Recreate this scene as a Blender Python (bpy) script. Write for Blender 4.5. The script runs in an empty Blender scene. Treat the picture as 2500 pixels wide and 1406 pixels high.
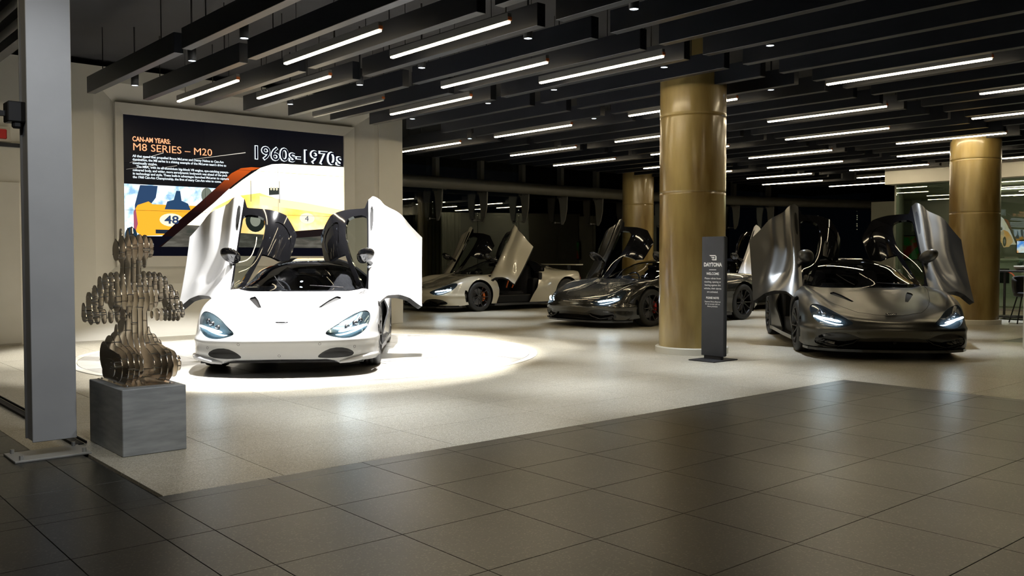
import bpy, bmesh, math, random
import numpy as np
from mathutils import Matrix, Vector

rnd = random.Random(7)
SC = bpy.context.scene
COL = SC.collection
# ------------------------------------------------------------------ camera, world, exposure
CAM_YAW = 40.7
cam_d = bpy.data.cameras.new('camera')
cam = bpy.data.objects.new('camera', cam_d); COL.objects.link(cam)
cam_d.sensor_width = 36.0
cam_d.lens = 36.0 * 2200.0 / 2500.0
cam_d.clip_start = 0.05; cam_d.clip_end = 200
cam.location = (0, 0, 1.2)
cam.rotation_euler = (math.radians(90) - math.atan(75 / 2200.0), 0, math.radians(-CAM_YAW))
SC.camera = cam
SC.view_settings.view_transform = 'Standard'
SC.view_settings.look = 'None'
SC.view_settings.gamma = 1.0
SC.view_settings.use_curve_mapping = False
SC.view_settings.exposure = 0.0
SC.cycles.max_bounces = 8
SC.cycles.glossy_bounces = 5
SC.cycles.transparent_max_bounces = 12
SC.cycles.transmission_bounces = 6
SC.cycles.sample_clamp_indirect = 4.0
SC.cycles.caustics_reflective = False
SC.cycles.caustics_refractive = False
w = bpy.data.worlds.new('night'); SC.world = w; w.use_nodes = True
w.node_tree.nodes['Background'].inputs[0].default_value = (0.35, 0.45, 0.7, 1)
w.node_tree.nodes['Background'].inputs[1].default_value = 0.002

FIX_EMIT = 40.0
FIX_COL = (1.0, 0.83, 0.55)
SPOT_COL = (0.80, 0.88, 1.0)
SPOT_W = 460.0
CAR_SPOT_W = 620.0

# ------------------------------------------------------------------ helpers
def link(o, parent=None):
    COL.objects.link(o)
    if parent is not None: o.parent = parent
    return o

def tag(o, label=None, cat=None, group=None, kind=None):
    if label: o['label'] = label
    if cat: o['category'] = cat
    if group: o['group'] = group
    if kind: o['kind'] = kind
    return o

def empty(name, loc=(0, 0, 0), rz=0.0, parent=None):
    o = bpy.data.objects.new(name, None); o.empty_display_size = 0.2
    o.location = loc; o.rotation_euler = (0, 0, rz)
    return link(o, parent)

class MB:
    """collects geometry, builds one mesh"""
    def __init__(s): s.v = []; s.f = []; s.m = []; s.sm = []
    def add(s, vs, fs, mi=0, smooth=False):
        b = len(s.v); s.v += [tuple(map(float, q)) for q in vs]
        for f in fs:
            s.f.append(tuple(b + i for i in f)); s.m.append(mi); s.sm.append(smooth)
        return s
    def box(s, c, d, rz=0.0, mi=0, ch=0.0, M=None):
        x, y, z = [k / 2.0 for k in d]
        bm = bmesh.new(); bmesh.ops.create_cube(bm, size=1.0)
        for v in bm.verts: v.co = Vector((v.co.x * d[0], v.co.y * d[1], v.co.z * d[2]))
        if ch > 0:
            bmesh.ops.bevel(bm, geom=list(bm.edges), offset=ch, segments=2 if ch > .012 else 1, affect='EDGES', profile=.5)
        T = M if M is not None else Matrix.Translation(c) @ Matrix.Rotation(rz, 4, 'Z')
        s.bm(bm, mi, T); return s
    def bm(s, bm, mi=0, T=None, smooth=False):
        bm.verts.index_update()
        vs = [(T @ v.co) if T is not None else v.co.copy() for v in bm.verts]
        fs = [[v.index for v in f.verts] for f in bm.faces]
        s.add(vs, fs, mi, smooth); bm.free(); return s
    def prism(s, poly, z0, z1, mi=0, T=None):
        n = len(poly)
        vs = [Vector((p[0], p[1], z0)) for p in poly] + [Vector((p[0], p[1], z1)) for p in poly]
        if T is not None: vs = [T @ v for v in vs]
        fs = [tuple(range(n - 1, -1, -1)), tuple(range(n, 2 * n))]
        fs += [(i, (i + 1) % n, n + (i + 1) % n, n + i) for i in range(n)]
        return s.add(vs, fs, mi)
    def lathe(s, prof, n=32, T=None, mi=0, smooth=True, close=False):
        """prof: list of (r, z) around local z"""
        vs = []; m = len(prof)
        for i in range(n):
            a = 2 * math.pi * i / n
            for r, z in prof:
                v = Vector((r * math.cos(a), r * math.sin(a), z)); vs.append(T @ v if T is not None else v)
        fs = []
        for i in range(n):
            j = (i + 1) % n
            for k in range(m - 1 if not close else m):
                k2 = (k + 1) % m
                fs.append((i * m + k, j * m + k, j * m + k2, i * m + k2))
        return s.add(vs, fs, mi, smooth)
    def tube(s, pts, r, n=8, mi=0, caps=True, smooth=True):
        pts = [Vector(p) for p in pts]; rs = r if isinstance(r, (list, tuple)) else [r] * len(pts)
        vs = []; prev = None
        for i, p in enumerate(pts):
            t = (pts[min(i + 1, len(pts) - 1)] - pts[max(i - 1, 0)]).normalized()
            if prev is None:
                a = Vector((0, 0, 1)) if abs(t.z) < .9 else Vector((1, 0, 0))
                u = t.cross(a).normalized()
            else:
                u = (prev - t * prev.dot(t)).normalized()
            prev = u; w_ = t.cross(u)
            for k in range(n):
                a = 2 * math.pi * k / n
                vs.append(p + (u * math.cos(a) + w_ * math.sin(a)) * rs[i])
        fs = []
        for i in range(len(pts) - 1):
            for k in range(n):
                k2 = (k + 1) % n
                fs.append((i * n + k, i * n + k2, (i + 1) * n + k2, (i + 1) * n + k))
        s.add(vs, fs, mi, smooth)
        if caps:
            e = (len(pts) - 1) * n
            s.add(vs[:n], [tuple(range(n - 1, -1, -1))], mi); s.add(vs[e:], [tuple(range(n))], mi)
        return s
    def mesh(s, name):
        me = bpy.data.meshes.new(name); me.from_pydata(s.v, [], s.f)
        me.polygons.foreach_set('material_index', s.m)
        me.polygons.foreach_set('use_smooth', s.sm)
        me.update(); return me
    def build(s, name, mats, parent=None, loc=None, rz=0.0):
        me = s.mesh(name)
        for m in (mats if isinstance(mats, (list, tuple)) else [mats]): me.materials.append(m)
        o = bpy.data.objects.new(name, me)
        if loc is not None: o.location = loc
        o.rotation_euler = (0, 0, rz)
        return link(o, parent)

def inst(name, me, parent=None, loc=(0, 0, 0), rz=0.0):
    o = bpy.data.objects.new(name, me); o.location = loc; o.rotation_euler = (0, 0, rz)
    return link(o, parent)

# ------------------------------------------------------------------ materials
def pm(name, col, rough=.5, metal=0.0, coat=0.0, emit=None, es=0.0, spec=.5, coat_r=.03, **kw):
    m = bpy.data.materials.new(name); m.use_nodes = True
    b = m.node_tree.nodes['Principled BSDF']
    b.inputs['Base Color'].default_value = (*col, 1); b.inputs['Roughness'].default_value = rough
    b.inputs['Metallic'].default_value = metal; b.inputs['Specular IOR Level'].default_value = spec
    b.inputs['Coat Weight'].default_value = coat; b.inputs['Coat Roughness'].default_value = coat_r
    if emit: b.inputs['Emission Color'].default_value = (*emit, 1); b.inputs['Emission Strength'].default_value = es
    for k, v in kw.items(): b.inputs[k].default_value = v
    return m

def nodes(m): return m.node_tree.nodes, m.node_tree.links, m.node_tree.nodes['Principled BSDF']

def noise_mix(m, c1, c2, scale, p0=.35, p1=.65, detail=4, coord='Object', stretch=(1, 1, 1), bump=0.0, rough=None):
    N, L, b = nodes(m)
    tc = N.new('ShaderNodeTexCoord'); mp = N.new('ShaderNodeMapping'); mp.inputs['Scale'].default_value = stretch
    nz = N.new('ShaderNodeTexNoise'); nz.inputs['Scale'].default_value = scale; nz.inputs['Detail'].default_value = detail
    cr = N.new('ShaderNodeValToRGB'); e = cr.color_ramp.elements
    e[0].position = p0; e[1].position = p1; e[0].color = (*c1, 1); e[1].color = (*c2, 1)
    L.new(tc.outputs[coord], mp.inputs[0]); L.new(mp.outputs[0], nz.inputs['Vector'])
    L.new(nz.outputs['Fac'], cr.inputs[0]); L.new(cr.outputs[0], b.inputs['Base Color'])
    if bump:
        bp = N.new('ShaderNodeBump'); bp.inputs['Strength'].default_value = bump; bp.inputs['Distance'].default_value = .002
        L.new(nz.outputs['Fac'], bp.inputs['Height']); L.new(bp.outputs[0], b.inputs['Normal'])
    if rough:
        mr = N.new('ShaderNodeMapRange'); mr.inputs[3].default_value = rough[0]; mr.inputs[4].default_value = rough[1]
        L.new(nz.outputs['Fac'], mr.inputs[0]); L.new(mr.outputs[0], b.inputs['Roughness'])
    return m

def terrazzo(name, base, fleck, dark, rough, fscale, famt):
    """stone tile: fine light and dark flecks, slight per-tile tone difference, uneven gloss"""
    m = pm(name, base, rough); N, L, b = nodes(m)
    g = N.new('ShaderNodeNewGeometry')
    v = N.new('ShaderNodeTexVoronoi'); v.inputs['Scale'].default_value = fscale
    L.new(g.outputs['Position'], v.inputs['Vector'])
    sep = N.new('ShaderNodeSeparateColor'); L.new(v.outputs['Color'], sep.inputs[0])
    cr = N.new('ShaderNodeValToRGB'); e = cr.color_ramp.elements; cr.color_ramp.interpolation = 'CONSTANT'
    e[0].position = 0; e[0].color = (*dark, 1); e[1].position = famt; e[1].color = (*base, 1)
    x = cr.color_ramp.elements.new(1 - famt); x.color = (*fleck, 1)
    L.new(sep.outputs[0], cr.inputs[0])
    n2 = N.new('ShaderNodeTexNoise'); n2.inputs['Scale'].default_value = .9; n2.inputs['Detail'].default_value = 5
    L.new(g.outputs['Position'], n2.inputs['Vector'])
    oi = N.new('ShaderNodeObjectInfo')
    a = N.new('ShaderNodeMath'); a.operation = 'MULTIPLY_ADD'; a.inputs[1].default_value = .10; a.inputs[2].default_value = .88
    L.new(oi.outputs['Random'], a.inputs[0])
    a2 = N.new('ShaderNodeMath'); a2.operation = 'MULTIPLY_ADD'; a2.inputs[1].default_value = .16
    L.new(n2.outputs['Fac'], a2.inputs[0]); L.new(a.outputs[0], a2.inputs[2])
    mx = N.new('ShaderNodeVectorMath'); mx.operation = 'SCALE'
    L.new(cr.outputs[0], mx.inputs[0]); L.new(a2.outputs[0], mx.inputs['Scale']); L.new(mx.outputs[0], b.inputs['Base Color'])
    mr = N.new('ShaderNodeMapRange'); mr.inputs[3].default_value = rough - .06; mr.inputs[4].default_value = rough + .08
    L.new(n2.outputs['Fac'], mr.inputs[0]); L.new(mr.outputs[0], b.inputs['Roughness'])
    return m

def glassm(name, tint, rough=0.0, gl=.08, op=0.0):
    """thin glass pane: fresnel reflection over tinted transparency"""
    m = bpy.data.materials.new(name); m.use_nodes = True; N = m.node_tree.nodes; L = m.node_tree.links; N.clear()
    o = N.new('ShaderNodeOutputMaterial'); mx = N.new('ShaderNodeMixShader'); t = N.new('ShaderNodeBsdfTransparent')
    g = N.new('ShaderNodeBsdfGlossy'); g.inputs['Roughness'].default_value = rough; g.inputs['Color'].default_value = (1, 1, 1, 1)
    t.inputs['Color'].default_value = (*tint, 1)
    f = N.new('ShaderNodeFresnel'); f.inputs['IOR'].default_value = 1.5
    ad = N.new('ShaderNodeMath'); ad.operation = 'ADD'; ad.inputs[1].default_value = gl; ad.use_clamp = True
    L.new(f.outputs[0], ad.inputs[0]); L.new(ad.outputs[0], mx.inputs[0]); L.new(t.outputs[0], mx.inputs[1]); L.new(g.outputs[0], mx.inputs[2])
    L.new(mx.outputs[0], o.inputs[0]); return m

def emis(name, col, s):
    m = bpy.data.materials.new(name); m.use_nodes = True; N = m.node_tree.nodes; L = m.node_tree.links; N.clear()
    o = N.new('ShaderNodeOutputMaterial'); e = N.new('ShaderNodeEmission'); e.inputs[0].default_value = (*col, 1); e.inputs[1].default_value = s
    L.new(e.outputs[0], o.inputs[0]); return m

M = {}
M['light_tile'] = terrazzo('pale_terrazzo', (.40, .37, .285), (.56, .53, .46), (.27, .245, .185), .34, 190, .22)
M['dark_tile'] = terrazzo('dark_terrazzo', (.013, .0125, .0098), (.060, .058, .048), (.006, .006, .005), .34, 150, .10)
M['grout'] = pm('grout', (.03, .028, .024), .8)
M['disc'] = noise_mix(pm('polished_disc', (.85, .84, .80), .12, coat=.5), (.80, .79, .75), (.86, .85, .82), 3, rough=(.10, .2))
M['disc_rim'] = pm('disc_rim', (.7, .68, .6), .3)
M['wall'] = noise_mix(pm('painted_wall', (.80, .78, .71), .6), (.78, .76, .69), (.82, .80, .73), 1.3, bump=.05)
M['wall_frame'] = noise_mix(pm('painted_frame', (.76, .74, .68), .55), (.74, .72, .66), (.78, .76, .70), 2)
M['black'] = pm('matt_black', (.008, .008, .009), .7)
M['ceil'] = noise_mix(pm('ceiling_black', (.006, .006, .007), .9), (.005, .005, .006), (.008, .008, .009), 2)
M['beam'] = noise_mix(pm('baffle_dark', (.012, .0135, .018), .36, spec=.3), (.011, .0125, .017), (.014, .0155, .020), 4)
M['fix'] = pm('fixture_grey', (.32, .32, .31), .45, .3)
M['fix_on'] = emis('fixture_glow', FIX_COL, FIX_EMIT)
M['fix_off'] = pm('fixture_unlit', (.6, .6, .58), .4)
M['spot_on'] = emis('downlight_glow', (.75, .85, 1), 9.0)
M['cap'] = pm('fixture_end_cap', (.75, .20, .05), .5)
M['steel'] = noise_mix(pm('painted_steel', (.36, .37, .38), .42, .1), (.34, .35, .36), (.38, .39, .40), 3, rough=(.38, .5))
M['galv'] = pm('worn_plate', (.42, .42, .40), .45, .5)
M['cube'] = noise_mix(pm('plinth_grey', (.3, .31, .315), .5), (.25, .265, .27), (.35, .365, .37), 5, stretch=(1, 1, 6), detail=8, bump=.05)
M['nickel'] = noise_mix(pm('polished_steel', (.82, .76, .67), .17, 1.0), (.74, .68, .6), (.86, .80, .72), 3)
M['rubber'] = noise_mix(pm('tyre_rubber', (.012, .012, .012), .62), (.010, .010, .010), (.016, .016, .016), 40)
M['rim'] = pm('rim_black', (.02, .02, .022), .28, .6, coat=.5)
M['brake'] = pm('brake_disc', (.25, .25, .26), .35, 1.0)
M['cal_orange'] = pm('caliper_orange', (.75, .16, .02), .35, coat=.5)
M['cal_red'] = pm('caliper_red', (.5, .015, .012), .35, coat=.5)
M['cal_dark'] = pm('caliper_dark', (.04, .04, .045), .35, .3)
M['white_paint'] = pm('white_paint', (.80, .81, .83), .22, coat=1)
M['cream_paint'] = pm('cream_paint', (.56, .53, .43), .22, coat=1)
M['grey_paint'] = noise_mix(pm('gloss_grey_paint', (.06, .058, .05), .22, .75, coat=1), (.055, .053, .046), (.070, .067, .058), 300)
M['satin_paint'] = noise_mix(pm('satin_grey_paint', (.135, .132, .122), .31, .95, coat=0), (.13, .127, .117), (.14, .137, .127), 200)
M['gloss_black'] = pm('gloss_black', (.006, .006, .007), .07, coat=.3)
M['inner_black'] = pm('inner_black', (.004, .004, .0045), .55, spec=.3)
M['alcantara'] = noise_mix(pm('dark_fabric', (.016, .016, .02), .85), (.013, .013, .016), (.024, .024, .03), 60)
M['carbon'] = pm('carbon_black', (.018, .018, .02), .2, coat=.6)
M['screen_glass'] = glassm('car_glass', (.55, .58, .60), gl=.02)
M['side_glass'] = glassm('car_side_glass', (.62, .68, .66), gl=.02)
M['lamp_bowl'] = pm('lamp_bowl', (.03, .04, .05), .12, .3, coat=1)
M['lamp_bowl_light'] = pm('lamp_bowl_light', (.09, .14, .17), .15, .6, coat=1)
M['drl'] = emis('daytime_light', (.72, .90, 1.0), 38.0)
M['tail'] = emis('tail_light', (1.0, .05, .02), 4.0)
M['tail_off'] = pm('tail_dark', (.12, .005, .004), .15, coat=1)
M['belt_orange'] = pm('belt_orange', (.75, .13, .02), .6)
M['chrome'] = pm('chrome', (.85, .85, .86), .2, 1.0)
M['concrete'] = pm('waxed_concrete', (.30, .215, .085), .22, coat=.6, coat_r=.14)
noise_mix(M['concrete'], (.17, .105, .026), (.46, .35, .135), 2.2, .34, .62, detail=9, stretch=(1, 1, .22), bump=.12, rough=(.24, .42))
M['white_trim'] = pm('white_trim', (.66, .64, .55), .45)
M['sign'] = noise_mix(pm('sign_charcoal', (.020, .022, .026), .5), (.018, .02, .024), (.023, .025, .03), 8)
M['print_white'] = pm('print_white', (.9, .9, .86), .5)
M['tube'] = noise_mix(pm('tube_grey', (.38, .38, .35), .35, .2), (.36, .36, .33), (.40, .40, .37), 4)
M['fin'] = pm('fin_grey', (.30, .305, .29), .42, .2)
M['facade'] = glassm('facade_glass', (.80, .85, .83), gl=.06)
M['office_glass'] = glassm('office_glass', (.78, .88, .82), gl=.03)
M['office_wall'] = noise_mix(pm('office_wall', (.30, .31, .26), .7), (.28, .29, .24), (.32, .33, .28), 1)
M['out_ground'] = noise_mix(pm('night_asphalt', (.02, .02, .02), .9), (.015, .015, .015), (.025, .025, .025), 2)
M['out_wall'] = noise_mix(pm('night_cladding', (.14, .14, .11), .8), (.12, .12, .095), (.16, .16, .125), 2, stretch=(6, 6, .3))
M['stool'] = noise_mix(pm('stool_black', (.015, .015, .016), .6), (.012, .012, .013), (.02, .02, .021), 30)
M['leaf'] = noise_mix(pm('leaf', (.02, .05, .012), .5), (.012, .035, .008), (.03, .07, .02), 12)
M['pot'] = pm('pot', (.45, .43, .36), .5)
M['desk'] = pm('desk_white', (.80, .80, .76), .25, coat=.5)

# ------------------------------------------------------------------ lights: downlights
def spot(loc, power, size=78, blend=.85, col=SPOT_COL, target=None, parent=None, rad=.04):
    d = bpy.data.lights.new('downlight_beam', 'SPOT'); d.energy = power; d.color = col
    d.spot_size = math.radians(size); d.spot_blend = blend; d.shadow_soft_size = rad
    o = bpy.data.objects.new('downlight_beam', d); o.location = loc
    if target is not None:
        v = Vector(target) - Vector(loc); o.rotation_euler = v.to_track_quat('-Z', 'Y').to_euler()
    return link(o)

ORD = ['first', 'second', 'third', 'fourth', 'fifth', 'sixth', 'seventh', 'eighth', 'ninth', 'tenth', 'eleventh', 'twelfth', 'thirteenth',
       'fourteenth', 'fifteenth', 'sixteenth', 'seventeenth', 'eighteenth', 'nineteenth', 'twentieth', 'twenty-first', 'twenty-second',
       'twenty-third', 'twenty-fourth', 'twenty-fifth', 'twenty-sixth', 'twenty-seventh', 'twenty-eighth', 'twenty-ninth', 'thirtieth',
       'thirty-first', 'thirty-second', 'thirty-third', 'thirty-fourth', 'thirty-fifth']

def inview(x, y, margin=2.0):
    a = math.degrees(math.atan2(x, y)) - CAM_YAW
    return abs(a) < 29.6 + margin and y > 0

# ================================================================== SETTING: floor
def tile_mesh(name, sx, sy, mat, h=.02, gap=.0017, ch=.001):
    b = MB(); x0, y0, x1, y1 = gap, gap, sx - gap, sy - gap
    vs = [(x0, y0, -h), (x1, y0, -h), (x1, y1, -h), (x0, y1, -h), (x0, y0, -ch), (x1, y0, -ch), (x1, y1, -ch), (x0, y1, -ch),
          (x0 + ch, y0 + ch, 0), (x1 - ch, y0 + ch, 0), (x1 - ch, y1 - ch, 0), (x0 + ch, y1 - ch, 0)]
    fs = []
    for i in range(4):
        j = (i + 1) % 4; fs += [(i, j, 4 + j, 4 + i), (4 + i, 4 + j, 8 + j, 8 + i)]
    fs += [(8, 9, 10, 11)]
    b.add(vs, fs); me = b.mesh(name); me.materials.append(mat); return me

floor = MB().box((16, 10, -.035), (44, 30, .03)).build('floor', M['grout']); tag(floor, kind='structure')
DX0, DX1, DY1 = 1.6, 8.2, 4.55
TX, TY, TP = 2.26 - 1.2, 4.55, 1.2
cells = []
def dark_at(x, y):
    return (x < DX1 and y < DY1) or (x < 1.36) or (x < DX0 and y < 6.1) or (x > 13.7 and y < 5.2)
def cut(lo, hi, cuts):
    pts = [lo] + sorted(c for c in cuts if lo + .03 < c < hi - .03) + [hi]
    return list(zip(pts[:-1], pts[1:]))
light_cells = []; dark_cells = []
for i in range(-2, 24):
    for j in range(-4, 15):
        xa, ya = TX + i * TP, TY + j * TP
        for x0, x1 in cut(xa, xa + TP, [1.36, DX0, DX1, 13.7]):
            for y0, y1 in cut(ya, ya + TP, [5.2, 6.1]):
                cx, cy = (x0 + x1) / 2, (y0 + y1) / 2
                if not dark_at(cx, cy): light_cells.append((x0, y0, x1 - x0, y1 - y0))
for i in range(-6, 16):
    for j in range(-9, 8):
        xa, ya = 1.57 + i * .59, 3.83 + j * .59
        for x0, x1 in cut(xa, xa + .59, [1.36, DX0, DX1]):
            for y0, y1 in cut(ya, ya + .59, [DY1, 6.1]):
                cx, cy = (x0 + x1) / 2, (y0 + y1) / 2
                if cx < DX1 and cy > -1.0 and cx > -2 and dark_at(cx, cy): dark_cells.append((x0, y0, x1 - x0, y1 - y0))
for i in range(0, 6):
    for j in range(-6, 1):
        dark_cells.append((13.7 + i * .59, 5.2 - .59 + j * .59, .59, .59))
tcache = {}
def place_tiles(cellsl, mat, nm, limit):
    vis = [c for c in cellsl if any(inview(c[0] + u * c[2], c[1] + v * c[3], 3) for u in (0, .5, 1) for v in (0, .5, 1))]
    vis.sort(key=lambda c: c[0] ** 2 + c[1] ** 2)
    near = vis[:limit]; far = [c for c in cellsl if c not in near]
    for c in near:
        k = (nm, round(c[2], 3), round(c[3], 3))
        if k not in tcache: tcache[k] = tile_mesh(nm, c[2], c[3], mat)
        inst(nm, tcache[k], floor, (c[0], c[1], 0))
    b = MB()
    for c in far:
        me = tile_mesh('tmp', c[2], c[3], mat)
        b.add([(v.co.x + c[0], v.co.y + c[1], v.co.z) for v in me.vertices], [tuple(p.vertices) for p in me.polygons])
        bpy.data.meshes.remove(me)
    if far:
        o = b.build(nm, mat, floor); o['kind'] = 'stuff'
place_tiles(light_cells, M['light_tile'], 'pale_tile', 175)
place_tiles(dark_cells, M['dark_tile'], 'dark_tile', 124)

# turntable under the white car
tt = empty('turntable', (5.5, 10.2, 0))
tag(tt, 'round glossy white display disc on the floor under the white car', 'turntable')
b = MB(); b.lathe([(0.001, .006), (2.70, .006), (2.70, .001)], 96, smooth=False); b.build('disc_top', M['disc'], tt)
b = MB(); b.lathe([(2.71, .001), (2.71, .007), (2.80, .007), (2.805, .001)], 96, smooth=False); b.build('disc_rim', M['disc_rim'], tt)
b = MB()
for k in (-1.45, 0, 1.45):
    h = math.sqrt(2.7 ** 2 - k * k)
    b.box((k, 0, .0062), (.006, 2 * h, .0008)); b.box((0, k, .0062), (2 * h, .006, .0008))
b.build('disc_seam', M['grout'], tt)

# ================================================================== walls
WY = 13.87
def cut_frame(b, o, i, y0, y1, mi=0):
    """sloped picture-frame ring between outer rect o at y0 and inner rect i at y1 (x0,z0,x1,z1)"""
    O = [(o[0], y0, o[1]), (o[2], y0, o[1]), (o[2], y0, o[3]), (o[0], y0, o[3])]
    I = [(i[0], y1, i[1]), (i[2], y1, i[1]), (i[2], y1, i[3]), (i[0], y1, i[3])]
    b.add(O + I, [(k, (k + 1) % 4, 4 + (k + 1) % 4, 4 + k) for k in range(4)], mi)
b = MB()
# wall slab with an opening for the recessed screen surround
o_ = (3.93, .80, 8.62, 3.74)
for x0, z0, x1, z1 in [(-1, 0, 3.93, 3.95), (8.62, 0, 9.17, 3.95), (3.93, 0, 8.62, .80), (3.93, 3.74, 8.62, 3.95)]:
    b.box(((x0 + x1) / 2, WY + .1, (z0 + z1) / 2), (x1 - x0, .4, z1 - z0))
wall = b.build('wall_back', M['wall']); tag(wall, kind='structure')
b = MB(); cut_frame(b, o_, (4.24, 1.06, 8.25, 3.47), WY - .1, WY + .03)
b.box((6.25, WY + .16, 2.2), (4.9, .04, 3.1))
s1 = b.build('screen_recess', M['wall_frame'], wall)
b = MB(); b.box((8.95, WY - .115, 1.97), (.5, .03, 3.94), ch=.004); b.build('wall_end_panel', M['wall'], wall)
b = MB()
for x in (2.2, 3.2): b.box((x, WY - .102, 1.97), (.006, .004, 3.94))
b.build('panel_joint', M['grout'], wall)
bb = MB().box((4.1, WY - .104, .03), (10.2, .012, .06)).build('baseboard_back', M['wall']); tag(bb, kind='structure')
# the partition goes back behind its right end
rt = MB().box((9.05, WY + 1.3, 1.97), (.24, 2.0, 3.94)).build('wall_return', M['wall']); tag(rt, kind='structure')

# video wall
scr = empty('video_wall', (6.21, WY, 1.22))
tag(scr, 'large wall screen showing orange racing cars and 1960s-1970s text', 'screen')
def sl(x, z): return (x - 6.21, z - 1.22)
b = MB()   # surround with mitred corners
cut_frame(b, (4.24 - 6.21, -.16, 8.25 - 6.21, 2.25), (4.24 - 6.21, -.16, 8.25 - 6.21, 2.25), .03, -.05)
cut_frame(b, (4.24 - 6.21, -.16, 8.25 - 6.21, 2.25), (-1.85, 0, 1.85, 2.09), -.05, -.02)
cut_frame(b, (-1.85, 0, 1.85, 2.09), (-1.85, 0, 1.85, 2.09), -.02, .04)
b.build('surround', M['wall_frame'], scr)
b = MB().box((0, .03, 1.045), (3.7, .04, 2.09)); b.build('display_panel', pm('screen_black', (.002, .002, .003), .3, spec=.2, emit=(.001, .0015, .004), es=1), scr)
lay = [0]
def pic(name, pts, col, s=1.0, y=None):
    """flat picture area shown on the screen, points in wall x,z"""
    lay[0] += 1; yy = .0095 - .0004 * lay[0]
    b = MB(); q = [sl(*p) for p in pts]
    b.add([(p[0], yy, p[1]) for p in q], [tuple(range(len(q)))])
    return b.build(name, col if not isinstance(col, tuple) else emis('screen_' + name, col, s), scr)
def blob(cx, cz, rx, rz, n=20, a0=0, a1=360):
    return [(cx + rx * math.cos(math.radians(a0 + (a1 - a0) * k / n)), cz + rz * math.sin(math.radians(a0 + (a1 - a0) * k / n))) for k in range(n + (0 if a1 - a0 == 360 else 1))]
def tex_emis(name, c1, c2, c3, scale, s, stretch=(1, 1, 1)):
    m = emis(name, c1, s); N = m.node_tree.nodes; L = m.node_tree.links
    e = [n for n in N if n.type == 'EMISSION'][0]
    tc = N.new('ShaderNodeTexCoord'); mp = N.new('ShaderNodeMapping'); mp.inputs['Scale'].default_value = stretch
    nz = N.new('ShaderNodeTexNoise'); nz.inputs['Scale'].default_value = scale; nz.inputs['Detail'].default_value = 5
    cr = N.new('ShaderNodeValToRGB'); el = cr.color_ramp.elements; el[0].color = (*c1, 1); el[1].color = (*c3, 1); el[0].position = .36; el[1].position = .66
    k = el.new(.5); k.color = (*c2, 1)
    L.new(tc.outputs['Object'], mp.inputs[0]); L.new(mp.outputs[0], nz.inputs[0]); L.new(nz.outputs[0], cr.inputs[0]); L.new(cr.outputs[0], e.inputs[0])
    return m
# left photograph
pic('left_photo', [(4.37, 1.50), (5.18, 1.50), (6.03, 2.29), (4.37, 2.29)], tex_emis('crowd', (.25, .45, .65), (.75, .9, 1), (1, 1, .95), 6, 1.5))
pic('photo_figure', [(4.52, 1.98), (4.6, 2.28), (4.86, 2.28), (4.83, 2.1), (4.74, 1.98), (4.66, 1.86), (4.52, 1.84)], (.04, .09, .2), .8)
pic('photo_figure', blob(5.62, 2.17, .09, .12), (.25, .28, .22), .8)
pic('photo_car', [(4.50, 1.60), (4.50, 1.88), (4.56, 1.98), (4.72, 2.04), (4.78, 2.0), (5.5, 2.0), (5.62, 1.98), (5.75, 2.08), (5.75, 1.95), (5.28, 1.55), (4.62, 1.52)], (1.0, .42, .03), 1.3)
pic('photo_cockpit', [(4.96, 1.93), (5.0, 2.05), (5.1, 2.08), (5.14, 2.22), (5.2, 2.22), (5.22, 2.07), (5.32, 2.03), (5.36, 1.93)], (.03, .08, .18), .9)
pic('photo_wing', [(4.50, 1.60), (4.50, 1.88), (4.53, 1.93), (4.56, 1.7), (4.53, 1.6)], (.5, .12, .2), .9)
pic('photo_grille', [(4.82, 1.56), (4.82, 1.62), (5.22, 1.62), (5.16, 1.56)], (.03, .05, .08), .6)
pic('photo_skirt', [(4.56, 1.45), (4.56, 1.52), (5.24, 1.52), (5.14, 1.45)], (.25, .33, .38), .8)
pic('photo_ground', [(4.37, 1.50), (4.37, 1.24), (5.03, 1.24), (5.12, 1.46), (4.8, 1.45), (4.6, 1.45)], (.9, .97, 1), 1.4)
pic('photo_tyre', blob(4.46, 1.52, .09, .13), (.02, .05, .09), .8)
pic('number_disc', blob(5.06, 1.77, .18, .10), (1, .9, .6), 1.3)
# swoosh, right photograph
arc = [(6.9, 2.75), (6.72, 2.73), (6.52, 2.66), (6.36, 2.55), (6.2, 2.44)]
pic('right_photo', [(8.06, 1.22 + .28), (8.06, 2.77)] + arc + [(5.0, 1.5)], tex_emis('hall', (1, .88, .55), (1, .96, .8), (1, 1, .98), 1.2, 2.3))
pic('photo_road', [(8.06, 1.44), (8.06, 1.78), (6.6, 1.66), (5.3, 1.70), (4.9, 1.38), (4.9, 1.34), (8.06, 1.34)], tex_emis('asphalt', (.07, .075, .06), (.12, .11, .09), (.2, .19, .16), 3, .8, (1, 1, 5)))
pic('photo_car', [(5.72, 1.98), (6.1, 2.18), (6.5, 2.25), (6.9, 2.14), (7.5, 2.08), (8.06, 2.0), (8.06, 1.66), (7.7, 1.62), (7.1, 1.60), (6.6, 1.57), (6.0, 1.60), (5.6, 1.80)], tex_emis('car_panel', (1, .46, .07), (1, .60, .20), (1, .82, .5), 1.6, 2.1))
pic('photo_nose', [(6.5, 2.2), (7.3, 2.12), (8.06, 2.02), (8.06, 1.92), (7.2, 2.0), (6.5, 2.06)], (1.0, .8, .45), 1.5)
pic('photo_tyre', blob(6.42, 1.80, .17, .19), (.04, .05, .04), .7)
pic('photo_tyre', blob(6.42, 1.80, .09, .10), (.5, .5, .4), .9)
pic('photo_shadow', [(6.9, 1.62), (8.06, 1.72), (8.06, 1.60), (7.1, 1.52)], (.03, .02, .02), .5)
pic('photo_stack', [(6.66, 2.22), (6.66, 2.34), (6.84, 2.35), (6.84, 2.24)], (.06, .07, .06), .8)
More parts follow.
